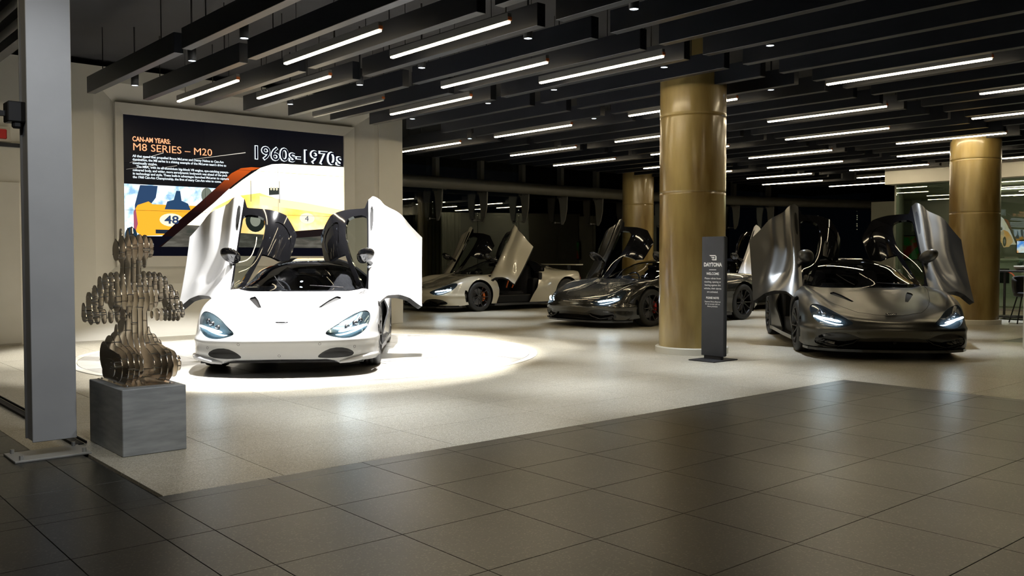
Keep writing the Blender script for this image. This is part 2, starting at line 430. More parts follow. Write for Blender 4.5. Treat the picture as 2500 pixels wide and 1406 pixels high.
for k in range(3): pic('photo_stack_gap', blob(6.70 + .05 * k, 2.33, .018, .03, 10), (.9, .85, .6), 1.0)
pic('number_disc', blob(7.35, 1.86, .14, .09), (1, .88, .6), 1.4)
pic('photo_window_bar', [(6.34, 2.1), (6.34, 2.44), (6.35, 2.44), (6.35, 2.1)], (.08, .07, .05), 1)
pic('photo_window_bar', [(6.84, 2.1), (6.84, 2.46), (6.85, 2.46), (6.85, 2.1)], (.08, .07, .05), 1)
def grad_emis():
    m = emis('swoosh', (1, 0, 0), 1.0); N = m.node_tree.nodes; L = m.node_tree.links
    e = [n for n in N if n.type == 'EMISSION'][0]; tc = N.new('ShaderNodeTexCoord'); sp = N.new('ShaderNodeSeparateXYZ')
    cr = N.new('ShaderNodeValToRGB'); el = cr.color_ramp.elements
    el[0].position = .45; el[0].color = (.01, .004, .004, 1); el[1].position = .98; el[1].color = (.75, .12, .015, 1)
    k = el.new(.70); k.color = (.06, .015, .010, 1)
    mu = N.new('ShaderNodeMath'); mu.operation = 'MULTIPLY'; mu.inputs[1].default_value = 1 / 1.45
    L.new(tc.outputs['Object'], sp.inputs[0]); L.new(sp.outputs[2], mu.inputs[0]); L.new(mu.outputs[0], cr.inputs[0]); L.new(cr.outputs[0], e.inputs[0])
    return m
pic('swoosh', [(4.62, 1.24), (4.9, 1.36), (5.25, 1.66), (5.72, 2.05), (6.05, 2.36), (6.36, 2.6), (6.52, 2.66), (6.36, 2.66), (6.18, 2.63), (6.02, 2.54), (5.86, 2.38), (5.50, 2.05), (5.12, 1.72), (4.85, 1.46), (4.45, 1.30)], grad_emis())
pic('caption_band', [(4.36, 1.222), (8.06, 1.222), (8.06, 1.36), (4.86, 1.36), (5.08, 1.52), (4.37, 1.51)], (.004, .004, .008), 1)
for x in (5.59, 6.82): pic('panel_seam', [(x, 1.23), (x, 3.3), (x + .004, 3.3), (x + .004, 1.23)], (.02, .02, .02), .5)
for z in (1.90, 2.6): pic('panel_seam', [(4.37, z), (8.05, z), (8.05, z + .004), (4.37, z + .004)], (.02, .02, .02), .5)

def text(name, s, size, mat, parent, loc, rot, width=None, align='LEFT', ext=.0005, offset=0.0, wscale=None, space=1.0, shear=0):
    cu = bpy.data.curves.new(name, 'FONT'); cu.body = s; cu.size = size; cu.align_x = align; cu.extrude = ext; cu.offset = offset
    cu.resolution_u = 3; cu.space_character = space; cu.shear = shear
    t = bpy.data.objects.new('t', cu); COL.objects.link(t)
    dg = bpy.context.evaluated_depsgraph_get(); dg.update()
    me = bpy.data.meshes.new_from_object(t.evaluated_get(dg)); me.name = name
    bpy.data.objects.remove(t); bpy.data.curves.remove(cu)
    if width:
        xs = [v.co.x for v in me.vertices]; k = width / max(1e-6, max(xs) - min(xs))
        for v in me.vertices: v.co.x *= k
    me.materials.clear(); me.materials.append(mat)
    o = bpy.data.objects.new(name, me); o.rotation_euler = rot; o.location = loc
    return link(o, parent)
WR = (math.pi / 2, 0, 0)
t_or = emis('text_orange', (1, .45, .22), 1.3); t_wh = emis('text_white', (.85, .95, 1), 1.2); t_bk = emis('text_black', (.004, .004, .01), 1); t_bl = emis('text_blue', (.03, .06, .15), 1)
def stext(s, size, m, x, z, w=None, lay_=0.0, **k):
    q = sl(x, z); return text('screen_text', s, size, m, scr, (q[0], -.012 - lay_, q[1]), WR, width=w, **k)
stext('CAN-AM YEARS:', .10, t_or, 4.49, 2.925, .56, offset=.0025)
stext('M8 SERIES – M20', .155, t_or, 4.49, 2.79, 1.2)
stext('1960s-1970s', .30, t_wh, 6.36, 2.80, 1.60, offset=.012)
stext('1960s-1970s', .30, t_bk, 6.36, 2.80, 1.60, .003, offset=.0)
para = ['All that speed that propelled Bruce McLaren and Denny Hulme to Can-Am', "domination, the M8 series is a shining example of the McLaren team's drive to",
        'continually evolve.', '    The M8A, with its all-aluminium big-block V8 engine, eye-catching papaya-',
        'coloured body, and wider, more aerodynamic bodywork was ahead of the pack', 'in technology and style. These built-in advantages launched McLaren to capture',
        'the 1968 Can-Am Championship, the first of many Can-Am wins to come.']
wd = [1.40, 1.44, .36, 1.43, 1.46, 1.48, 1.36]
for k, l in enumerate(para): stext(l, .05, t_wh, 4.49, 2.69 - .052 * k, wd[k], offset=.0012)
stext('48', .17, t_bl, 4.95, 1.715, .22, offset=.004)
stext('4', .13, t_bl, 7.30, 1.81, .07)
streak = emis('streak', (1, .93, .8), .9)
for x0, z0, x1, z1, h in [(5.42, 2.72, 6.26, 2.88, .012), (4.45, 2.60, 4.95, 2.78, .008), (4.40, 2.50, 4.8, 2.58, .006), (4.9, 2.55, 5.15, 2.60, .006)]:
    pic('light_streak', [(x0, z0), (x1, z1), (x1, z1 + h), (x0, z0 + h * .3)], streak)

# ceiling
c = MB().box((16, 8, 4.2), (44, 30, .3)).build('ceiling', M['ceil']); tag(c, kind='structure')
b = MB().box((1.0, WY - .6, 3.99), (6, 1.0, .08))

# ================================================================== ceiling baffles, fixtures, downlights
ROWS = [(2.85, 5.86, 'row nearest the camera'), (6.10, 9.12, 'second row from the camera'), (9.33, 12.36, 'third row from the camera'), (12.55, 15.5, 'far row by the glass facade')]
bm_cache = {}
def beam(x, y0, y1, lab, fw='plain'):
    k = round(y1 - y0, 2)
    if k not in bm_cache:
        b = MB(); b.box((0, 0, .105), (.10, k, .21), ch=.003)
        me = b.mesh('ceiling_baffle'); me.materials.append(M['beam'])
        h = MB(); h.tube([(0, 0, .2), (0, 0, .86)], .006, 6)
        me2 = h.mesh('hanger'); me2.materials.append(M['black'])
        bm_cache[k] = (me, me2)
    o = inst('ceiling_baffle', bm_cache[k][0], None, (x, (y0 + y1) / 2, 3.3))
    tag(o, lab, 'ceiling baffle', 'dark ceiling baffles in rows'); inst('hanger', bm_cache[k][1], o, (0, k / 2 - .5, 0)); inst('hanger', bm_cache[k][1], o, (0, .5 - k / 2, 0))
    return o
for r, (y0, y1, rn) in enumerate(ROWS):
    n = 0
    for k in range(0, 34):
        x = 3.50 + .70 * k
        if not (inview(x, y0, 1) or inview(x, y1, 1) or inview(x, (y0 + y1) / 2, 1)): continue
        if r == 3 and x < 9.3: continue
        if r == 3 and x > 25: continue
        if x > 21.1 and y0 < 9.8: continue
        beam(x, y0, y1, 'dark hanging ceiling baffle, %s from the left in the %s' % (ORD[n], rn)); n += 1

fm = MB(); fm.box((0, 0, .055), (.045, 1.92, .07), ch=.002); fme = fm.mesh('linear_light'); fme.materials.append(M['fix'])
dm = MB(); dm.box((0, -.0, .0105), (.04, 1.90, .017), ch=.004); dme = dm.mesh('diffuser'); dme.materials.append(M['fix_on'])
dm = MB(); dm.box((0, 0, .0105), (.04, 1.90, .017), ch=.004); dme_off = dm.mesh('diffuser'); dme_off.materials.append(M['fix_off'])
ec = MB(); ec.box((0, -.963, .04), (.044, .006, .03)); ecm = ec.mesh('end_cap'); ecm.materials.append(M['cap'])
hm = MB()
hm.tube([(0, 0, .09), (0, 0, .76)], .0035, 6)
hme = hm.mesh('hanging_cord'); hme.materials.append(M['black'])
A_ = [4.93, 8.08, 11.29, 14.22]; B_ = [5.88, 9.09, 12.22, 15.13]
fixt = [(4.57, B_[1]), (4.57, B_[2]), (5.28, A_[1]), (5.28, A_[2]), (6.68, B_[1]), (6.60, B_[2]), (7.40, A_[1]), (7.36, A_[2])]
for m_ in range(9, 33, 3):
    x = 10.12 + (m_ - 9) * .7 * .99
    rows = B_ if (m_ // 3) % 2 == 1 else A_
    for q in rows: fixt.append((x, q))
added_fixt = [(3.2, 2.7), (7.4, 1.8), (-.3, 5.9), (1.1, -1.3), (5.3, -1.3)]  # pendants added out of view to brighten the near post and plinth
fixt = [(x, y) for x, y in fixt if inview(x, y - .95, 2) and not (x > 21.1 and y < 9.9) and not (x < 10.5 and x > 9 and y > 15.9)]
fixt += [q for q in added_fixt]
colnames = {}
for x, y in fixt: colnames.setdefault(round(x, 1), []).append(y)
keys = sorted(colnames)
for x, y in fixt:
    off = abs(x - 6.60) < .01 and y == B_[2]
    ci = keys.index(round(x, 1)); near = sorted(colnames[round(x, 1)]).index(y)
    o = inst('linear_light', fme, None, (x, y - .95, 3.29))
    pos = ['nearest', 'second', 'third', 'fourth', 'fifth'][near]
    tag(o, ('slim pendant light, switched off, above the right of the wall screen' if off else 'lit pendant light, %s away in the %s pendant column from the left' % (pos, ORD[ci])), 'pendant light', 'slim linear pendant lights')
    inst('diffuser', dme_off if off else dme, o); inst('end_cap', ecm, o); inst('hanging_cord', hme, o, (0, .7, 0)); inst('hanging_cord', hme, o, (0, -.7, 0))

dmb = MB(); dmb.lathe([(.001, .20), (.045, .20), (.045, 0), (.040, 0), (.038, .006), (.001, .006)], 20); dcan = dmb.mesh('downlight'); dcan.materials.append(M['black'])
dl = MB(); dl.lathe([(.001, .004), (.038, .004), (.038, .0055)], 20); dlm = dl.mesh('lamp_lens'); dlm.materials.append(M['spot_on'])
ds = MB(); ds.tube([(0, 0, .2), (0, 0, .72)], .010, 8); dsm = ds.mesh('stem'); dsm.materials.append(M['black'])
n = 0
for ix, x in enumerate([3.8, 5.9, 7.95, 10.05, 12.1, 14.2, 16.35, 18.3, 20.3]):
    ys_ = [5.25, 6.62, 8.42, 9.75, 11.6] if x < 9 else ([6.62, 9.75, 12.85] if ix % 2 else [5.3, 8.5, 11.6, 14.72])
    for iy, y in enumerate(ys_):
        if not inview(x, y, 1.5): continue
        o = inst('downlight', dcan, None, (x, y, 3.33))
        tag(o, 'black cylinder downlight, %s away in the %s downlight column from the left' % (ORD[iy], ORD[ix]), 'downlight', 'black cylinder downlights')
        inst('lamp_lens', dlm, o); inst('stem', dsm, o)
        d2 = math.hypot(x - 5.5, y - 10.2)
        if d2 < 2.9:
            if x < 5 and y > 11: spot((x, y, 3.325), 800, 62, .4, (1, .98, .95), (x, y, 0))
            elif x < 5 and y > 9: spot((x, y, 3.325), 160, 60, .8, (1, .98, .95))
            elif x < 5: spot((x, y, 3.325), 1500, 44, .3, (1, .98, .95), (x + .25, y + .2, 0))
            elif abs(x - 5.9) < .01 and y == 9.75: spot((x, y, 3.325), 1900, 92, .12, (1, .98, .95), (5.5, 10.2, 0))
            elif abs(x - 5.9) < .01 and y == 8.42: spot((x, y, 3.325), 1500, 66, .25, (1, .98, .95), (5.1, 8.75, 0))
            else: spot((x, y, 3.325), CAR_SPOT_W, 62, .4, (1, .98, .95), (5.4 + (x - 5.5) * .8, 10.1 + (y - 10.2) * .8, .0))
        else:
            spot((x, y, 3.325), SPOT_W, 50, 1.0)
for k, (x, y, tg, pw) in enumerate([(1.7, 3.3, (1.35, 5.9, 1.3), 200), (3.8, 3.3, (2.2, 5.9, .7), 200), (.2, 3.3, (1.6, 5.8, 1.0), 70)]):  # unseen downlights added only to light the steel post and plinth
    o = inst('downlight', dcan, None, (x, y, 3.33)); tag(o, 'added black cylinder downlight out of view, aimed at post and plinth, %s of three' % ORD[k], 'downlight', 'black cylinder downlights')
    inst('lamp_lens', dlm, o); inst('stem', dsm, o); spot((x, y, 3.325), pw, 66, .9, (.93, .96, 1), tg)
# small dome camera among the lights
dc = MB(); dc.lathe([(.001, .06), (.06, .06), (.06, 0), (.045, -.035), (.02, -.055), (.001, -.06)], 20); o = dc.build('dome_camera', M['white_trim'], None, (11.55, 13.4, 3.42))
tag(o, 'small white dome camera hanging under the baffles', 'camera')
MB().tube([(0, 0, .06), (0, 0, .63)], .012, 8).build('stem', M['black'], o)
ts = MB(); ts.tube([(0, 0, 0), (.14, -.1, -.16)], .045, 14); ts.tube([(0, 0, 0), (0, 0, .5)], .012, 6); o = ts.build('track_spotlight', M['black'], None, (12.55, 9.05, 3.5))
tag(o, 'angled black spotlight hanging to the right of the central concrete column', 'spotlight')
b = MB(); Tm = Matrix.Translation((.14, -.1, -.16)) @ Vector((.14, -.1, -.16)).to_track_quat('Z', 'Y').to_matrix().to_4x4()
b.lathe([(.001, .002), (.036, .002)], 16, T=Tm); b.build('lamp_lens', M['spot_on'], o)

# ================================================================== columns
def column(x, y, r, zt, label, joints=(2.95, 2.0)):
    t = empty('concrete_column', (x, y, 0)); tag(t, label, 'column')
    prof = [(r, .08)]
    for z in sorted(joints): prof += [(r, z - .03), (r, z - .006), (r - .005, z - .002), (r - .005, z + .002), (r, z + .006), (r, z + .03)]
    prof += [(r, zt)]
    MB().lathe(prof, 64).build('column_shaft', M['concrete'], t)
    MB().lathe([(r, .0), (r + .045, .0), (r + .045, .075), (r + .035, .085), (r, .085)], 64, smooth=False).build('column_base', M['white_trim'], t)
column(9.15, 7.15, .41, 4.05, 'large waxed concrete column in the centre behind the charcoal sign stand')
column(17.05, 6.95, .42, 4.05, 'waxed concrete column at the right beside the black bar stool')
column(18.4, 16.2, .42, 4.05, 'waxed concrete column behind the glossy dark grey car', (2.6, 1.7))

# grey steel post at left
post = empty('steel_post', (1.43, 5.97, 0)); tag(post, 'tall grey painted steel post at the left edge with a bolted base plate', 'post')
b = MB(); b.box((0, -.085, 2.1), (.245, .014, 4.0), ch=.003); b.box((0, .085, 2.1), (.245, .014, 4.0), ch=.003); b.box((-.105, 0, 2.1), (.012, .17, 4.0)); b.box((.105, 0, 2.1), (.012, .17, 4.0))
b.build('post_shaft', M['steel'], post)
MB().box((-.02, 0, .006), (.42, .30, .012), ch=.002).build('base_plate', M['galv'], post)
for sx in (-.19, .155):
    for sy in (-.115, .115):
        b = MB(); b.lathe([(.001, .026), (.012, .026), (.012, .0)], 6, smooth=False, T=Matrix.Translation((sx, sy, .011))); b.build('bolt', M['galv'], post)
# black bracket on the post
b = MB(); b.box((-.15, .05, 2.06), (.11, .12, .12), ch=.006); b.box((-.26, .05, 2.05), (.16, .03, .03)); b.box((-.15, .03, 1.99), (.05, .05, .05), ch=.01); b.build('post_bracket', M['black'], post)
# sliding-door rail in the floor and the slit at the post
b = MB(); b.box((1.64, 9.1, .004), (.05, 5.9, .008)); b.box((1.60, 9.1, .012), (.008, 5.9, .016)); b.box((1.68, 9.1, .012), (.008, 5.9, .016)); o = b.build('trim_1', M['black']); tag(o, kind='structure')
# door and red sign at far left of the back wall
d = MB(); d.box((2.45, WY - .115, 1.12), (1.0, .03, 2.2), ch=.003); o = d.build('door_1', M['wall_frame']); tag(o, kind='structure')
d = MB(); d.box((2.45, WY - .13, 2.72), (1.6, .05, .05)); o = d.build('trim_2', M['black']); tag(o, kind='structure')
sg = MB().box((2.40, WY - .13, 2.86), (.9, .02, .2)).build('wall_sign', M['white_trim']); tag(sg, 'white sign with red lettering above the door at far left', 'sign')
for k in range(5): MB().box((2.12 + .16 * k, WY - .143, 2.86), (.09, .006, .13), ch=.01).build('red_mark', pm('red_print', (.5, .02, .015), .5), sg)
# beams at top-left beyond the post
for k in range(3):
    o = MB().box((0, 0, 0), (.10, 3.0, .10)).build('ceiling_baffle', M['beam'], None, (2.15 - .02 * k, 10.6, 3.35 + .18 * k))
    tag(o, 'dark ceiling baffle behind the steel post, %s of three stacked' % ['lowest', 'middle', 'topmost'][k], 'ceiling baffle', 'dark ceiling baffles in rows')

# ================================================================== plinth and plate sculpture
pl = empty('plinth', (1.92, 5.91, 0)); tag(pl, 'grey painted block plinth under the steel-plate torso sculpture', 'plinth')
MB().box((0, 0, .203), (.385, .66, .405), ch=.004).build('plinth_body', M['cube'], pl)
sc_ = empty('plate_sculpture', (1.92, 5.93, .4065)); tag(sc_, 'kneeling figure made of polished steel plates on the grey plinth', 'sculpture')
MB().box((0, 0, .003), (.30, .56, .006), ch=.001).build('mount_plate', M['nickel'], sc_)
for sx in (-.13, .13):
    for sy in (-.25, 0, .25): MB().lathe([(.001, .006), (.007, .006), (.007, 0)], 8, T=Matrix.Translation((sx, sy, .0055))).build('bolt', M['chrome'], sc_)

# ================================================================== numpy surface tools: clip a triangle sheet by a field, thicken it
def clip(m, f):
    """split sheet (P,N,S,T) at f=0 -> (inside f<0, outside)"""
    P, Nn, S, T = m['P'], m['N'], m['S'], m['T']
    f = np.where(np.abs(f) < 1e-7, 1e-7, f); neg = f < 0; c = neg[T].sum(1)
    e = np.sort(np.concatenate([T[:, [0, 1]], T[:, [1, 2]], T[:, [2, 0]]]), 1)
    cr = neg[e[:, 0]] != neg[e[:, 1]]
    ue = np.unique(e[cr], axis=0)
    if len(ue):
        a, b = ue[:, 0], ue[:, 1]; t = (f[a] / (f[a] - f[b]))[:, None]
        P2 = np.vstack([P, P[a] * (1 - t) + P[b] * t]); N2 = Nn[a] * (1 - t) + Nn[b] * t
        N2 = np.vstack([Nn, N2 / np.maximum(np.linalg.norm(N2, axis=1, keepdims=True), 1e-9)]); S2 = np.vstack([S, S[a] * (1 - t) + S[b] * t])
        key = ue[:, 0].astype(np.int64) * (len(P) + 1) + ue[:, 1]
    else: P2, N2, S2, key = P, Nn, S, np.zeros(0, np.int64)
    def mid(i, j):
        lo = np.minimum(i, j).astype(np.int64); hi = np.maximum(i, j)
        return len(P) + np.searchsorted(key, lo * (len(P) + 1) + hi)
    ins = [T[c == 3]]; out = [T[c == 0]]
    for cnt, one, two in ((1, ins, out), (2, out, ins)):
        Q = T[c == cnt]
        if len(Q) == 0: continue
        g = neg[Q] if cnt == 1 else ~neg[Q]
        k = g.argmax(1); r = np.arange(len(Q)); A = Q[r, k]; B = Q[r, (k + 1) % 3]; C = Q[r, (k + 2) % 3]
        ab = mid(A, B); ac = mid(A, C)
        one.append(np.stack([A, ab, ac], 1)); two.append(np.stack([ab, B, C], 1)); two.append(np.stack([ab, C, ac], 1))
    res = []
    for tl in (ins, out):
        tt_ = np.vstack(tl).astype(np.int64)
        if len(tt_) == 0: res.append(dict(P=np.zeros((0, 3)), N=np.zeros((0, 3)), S=np.zeros((0, 2)), T=tt_)); continue
        u, inv = np.unique(tt_, return_inverse=True)
        res.append(dict(P=P2[u], N=N2[u], S=S2[u], T=inv.reshape(-1, 3)))
    return res[0], res[1]

def sdpoly(px, py, poly):
    """signed distance to a polygon, negative inside"""
    px = np.asarray(px, float); py = np.asarray(py, float); d = np.full(px.shape, 1e9); ins = np.zeros(px.shape, bool); n = len(poly)
    for i in range(n):
        ax, ay = poly[i]; bx, by = poly[(i + 1) % n]; ex, ey = bx - ax, by - ay
        t = np.clip(((px - ax) * ex + (py - ay) * ey) / (ex * ex + ey * ey + 1e-12), 0, 1)
        d = np.minimum(d, np.hypot(px - ax - t * ex, py - ay - t * ey))
        if ay != by:
            c_ = ((ay > py) != (by > py)) & (px < (bx - ax) * (py - ay) / (by - ay) + ax); ins ^= c_
    return np.where(ins, -d, d)

def smooth_poly(p, it=2):
    for _ in range(it):
        q = []
        for i in range(len(p)):
            a, b = p[i], p[(i + 1) % len(p)]
            q += [(a[0] * .75 + b[0] * .25, a[1] * .75 + b[1] * .25), (a[0] * .25 + b[0] * .75, a[1] * .25 + b[1] * .75)]
        p = q
    return p

def mirror(m):
    k = np.array([-1, 1, 1]); return dict(P=m['P'] * k, N=m['N'] * k, S=m['S'].copy(), T=m['T'][:, ::-1])
def join(*ms):
    o = 0; P = []; N_ = []; S = []; T = []
    for m in ms: P.append(m['P']); N_.append(m['N']); S.append(m['S']); T.append(m['T'] + o); o += len(m['P'])
    m = dict(P=np.vstack(P), N=np.vstack(N_), S=np.vstack(S), T=np.vstack(T))
    q, idx, inv = np.unique(np.round(m['P'], 5), axis=0, return_index=True, return_inverse=True)
    T = inv.reshape(-1)[m['T']]; T = T[(T[:, 0] != T[:, 1]) & (T[:, 1] != T[:, 2]) & (T[:, 0] != T[:, 2])]
    Nn = m['N'][idx].copy(); Nn[np.abs(m['P'][idx][:, 0]) < 1e-4, 0] = 0
    return dict(P=m['P'][idx], N=Nn, S=m['S'][idx], T=T)
def offset(m, d): return dict(P=m['P'] + m['N'] * (d if np.isscalar(d) else d[:, None]), N=m['N'], S=m['S'], T=m['T'])

def to_mesh(name, m, thick=0.0, origin=(0, 0, 0), smooth=True):
    """sheet -> mesh; thick>0 adds an inner skin (slot 1) and rim (slot 1)"""
    P, Nn, T = m['P'], m['N'], m['T']; mi = np.zeros(len(T), int)
    if thick:
        n = len(P); e = np.concatenate([T[:, [0, 1]], T[:, [1, 2]], T[:, [2, 0]]])
        key = {}
        es = np.sort(e, 1); u, cnt = np.unique(es, axis=0, return_counts=True)
        code = es[:, 0].astype(np.int64) * (n + 1) + es[:, 1]; uc = u[:, 0].astype(np.int64) * (n + 1) + u[:, 1]
        be = e[cnt[np.searchsorted(uc, code)] == 1]
        P2 = P - Nn * thick; a, b = be[:, 0], be[:, 1]
        rim = np.stack([P[a], P[b], P2[b], P2[a]], 1); rn = np.cross(P[a] - P[b], Nn[a]); rn = -rn / np.maximum(np.linalg.norm(rn, axis=1, keepdims=True), 1e-9)
        k = len(be); base = 2 * n; q = base + 4 * np.arange(k)
        rt = np.vstack([np.stack([q + 1, q, q + 3], 1), np.stack([q + 1, q + 3, q + 2], 1)])
        # orientation: outward rim normal
        V = np.vstack([P, P2, rim.reshape(-1, 3)]); VN = np.vstack([Nn, -Nn, np.repeat(-rn, 4, 0)])
        fn = np.cross(V[rt[0, 1]] - V[rt[0, 0]], V[rt[0, 2]] - V[rt[0, 0]]) if k else None
        g = np.cross(V[rt[:, 1]] - V[rt[:, 0]], V[rt[:, 2]] - V[rt[:, 0]])
        s = np.einsum('ij,ij->i', g, VN[rt[:, 0]]); 
        VN[base:] *= np.sign(np.repeat(np.where(s[:k] == 0, 1, s[:k]), 4))[:, None] if k else 1
        Tn = np.vstack([T, T[:, ::-1] + n, rt]); mi = np.concatenate([np.zeros(len(T), int), np.ones(len(T) + len(rt), int)])
    else: V, VN, Tn = P, Nn, T
    V = V - np.array(origin)
    me = bpy.data.meshes.new(name); me.vertices.add(len(V)); me.vertices.foreach_set('co', V.ravel())
    me.loops.add(len(Tn) * 3); me.loops.foreach_set('vertex_index', Tn.ravel().astype(np.int32))
    me.polygons.add(len(Tn)); me.polygons.foreach_set('loop_start', (np.arange(len(Tn)) * 3).astype(np.int32))
    me.polygons.foreach_set('material_index', mi.astype(np.int32))
    me.polygons.foreach_set('use_smooth', np.full(len(Tn), smooth)); me.update(calc_edges=True)
    if smooth: me.normals_split_custom_set_from_vertices([tuple(v) for v in VN])
    return me

# ---- sculpture plates
def cone(p, a, b, ra, rb):
    a = np.array(a); b = np.array(b); ab = b - a; t = np.clip(((p - a) @ ab) / max(ab @ ab, 1e-9), 0, 1)
    return np.linalg.norm(p - a - t[:, None] * ab, axis=1) - (ra + (rb - ra) * t)
SK = []
def sk(a, b, ra, rb, sym=False):
    SK.append((a, b, ra, rb))
    if sym: SK.append(((-a[0], a[1], a[2]), (-b[0], b[1], b[2]), ra, rb))
sk((-.03, .06, .17), (.03, .06, .17), .165, .165)          # hips
sk((0, .05, .24), (0, .03, .46), .115, .088)               # waist
sk((-.06, .02, .54), (.06, .02, .54), .105, .105)          # chest
sk((-.05, .02, .60), (.05, .02, .60), .075, .075)
sk((-.01, .02, .62), (-.02, .0, .78), .068, .060)                # neck
sk((-.04, .02, .835), (.045, -.01, .855), .088, .086)        # head
sk((.05, -.01, .84), (.05, -.0, .76), .070, .040)
sk((-.07, .03, .91), (-.07, .03, .955), .030, .022); sk((-.035, .0, .90), (-.035, .0, .975), .045, .006); sk((.0, .03, .92), (.0, .03, .975), .03, .016)
sk((0, .02, .655), (.15, .02, .632), .058, .066, True)     # shoulders
sk((.15, .02, .62), (.225, .0, .53), .066, .062, True)
sk((.225, .02, .53), (.268, .0, .44), .064, .056, True)     # upper arms
sk((.262, -.02, .425), (.10, -.12, .43), .050, .040, True)  # forearms
sk((.07, .06, .15), (.115, -.20, .12), .125, .10, True)    # thighs
sk((.11, -.20, .07), (.10, .18, .06), .062, .055, True)    # lower legs
gy = np.arange(-.36, .37, .012); gz = np.arange(.008, 1.06, .012)
GY, GZ = np.meshgrid(gy, gz, indexing='ij'); ny, nz_ = GY.shape
idx = np.arange(ny * nz_).reshape(ny, nz_)
GT = np.vstack([np.stack([idx[:-1, :-1].ravel(), idx[1:, :-1].ravel(), idx[1:, 1:].ravel()], 1), np.stack([idx[:-1, :-1].ravel(), idx[1:, 1:].ravel(), idx[:-1, 1:].ravel()], 1)])
def field(x, Y, Z):
    p = np.stack([np.full(Y.shape, x), Y, Z], -1).reshape(-1, 3); d = np.full(len(p), 1e9)
    for a, b_, ra, rb in SK: d = np.minimum(d, cone(p, a, b_, ra, rb))
    return np.maximum(d, .012 - p[:, 2])
PX = [-.3 + .0335 * k for k in range(19)]; fields = []
for k, x in enumerate(PX):
    f = field(x, GY, GZ); fields.append(f)
    if f.min() > -.004: continue
    P = np.stack([np.full(ny * nz_, x), GY.ravel(), GZ.ravel()], 1)
    s = dict(P=P, N=np.tile([1.0, 0, 0], (len(P), 1)), S=P[:, 1:], T=GT)
    inner, _ = clip(s, f)
    lab = np.arange(len(inner['P'])); T3 = inner['T']
    for _ in range(400):
        mn = lab[T3].min(1); new = lab.copy()
        for c_ in range(3): np.minimum.at(new, T3[:, c_], mn)
        new = new[new]
        if (new == lab).all(): break
        lab = new
    for l in np.unique(lab):
        tri = T3[lab[T3[:, 0]] == l]
        if len(tri) < 12: continue
        u, inv = np.unique(tri, return_inverse=True)
        part = dict(P=inner['P'][u], N=inner['N'][u], S=inner['S'][u], T=inv.reshape(-1, 3))
        me = to_mesh('steel_plate', part, .0045, smooth=False); me.materials.append(M['nickel']); me.materials.append(M['nickel'])
        inst('steel_plate', me, sc_)
b = MB()
for k in range(len(PX) - 1):
    ok = np.where((fields[k] < -.006) & (fields[k + 1] < -.006) & (np.minimum(-fields[k], -fields[k + 1]) < .020))[0]
    if len(ok) == 0: continue
    for q in rnd.sample(list(ok), min(len(ok), 12)):
        y_, z_ = GY.ravel()[q], GZ.ravel()[q]
        b.box(((PX[k] + PX[k + 1]) / 2 - .002, y_ + rnd.choice((-.012, .012)), z_), (.040, .020, .0045))
o = b.build('spacer_tab', pm('tab_metal', (.95, .93, .9), .28, 1.0), sc_); o['kind'] = 'stuff'

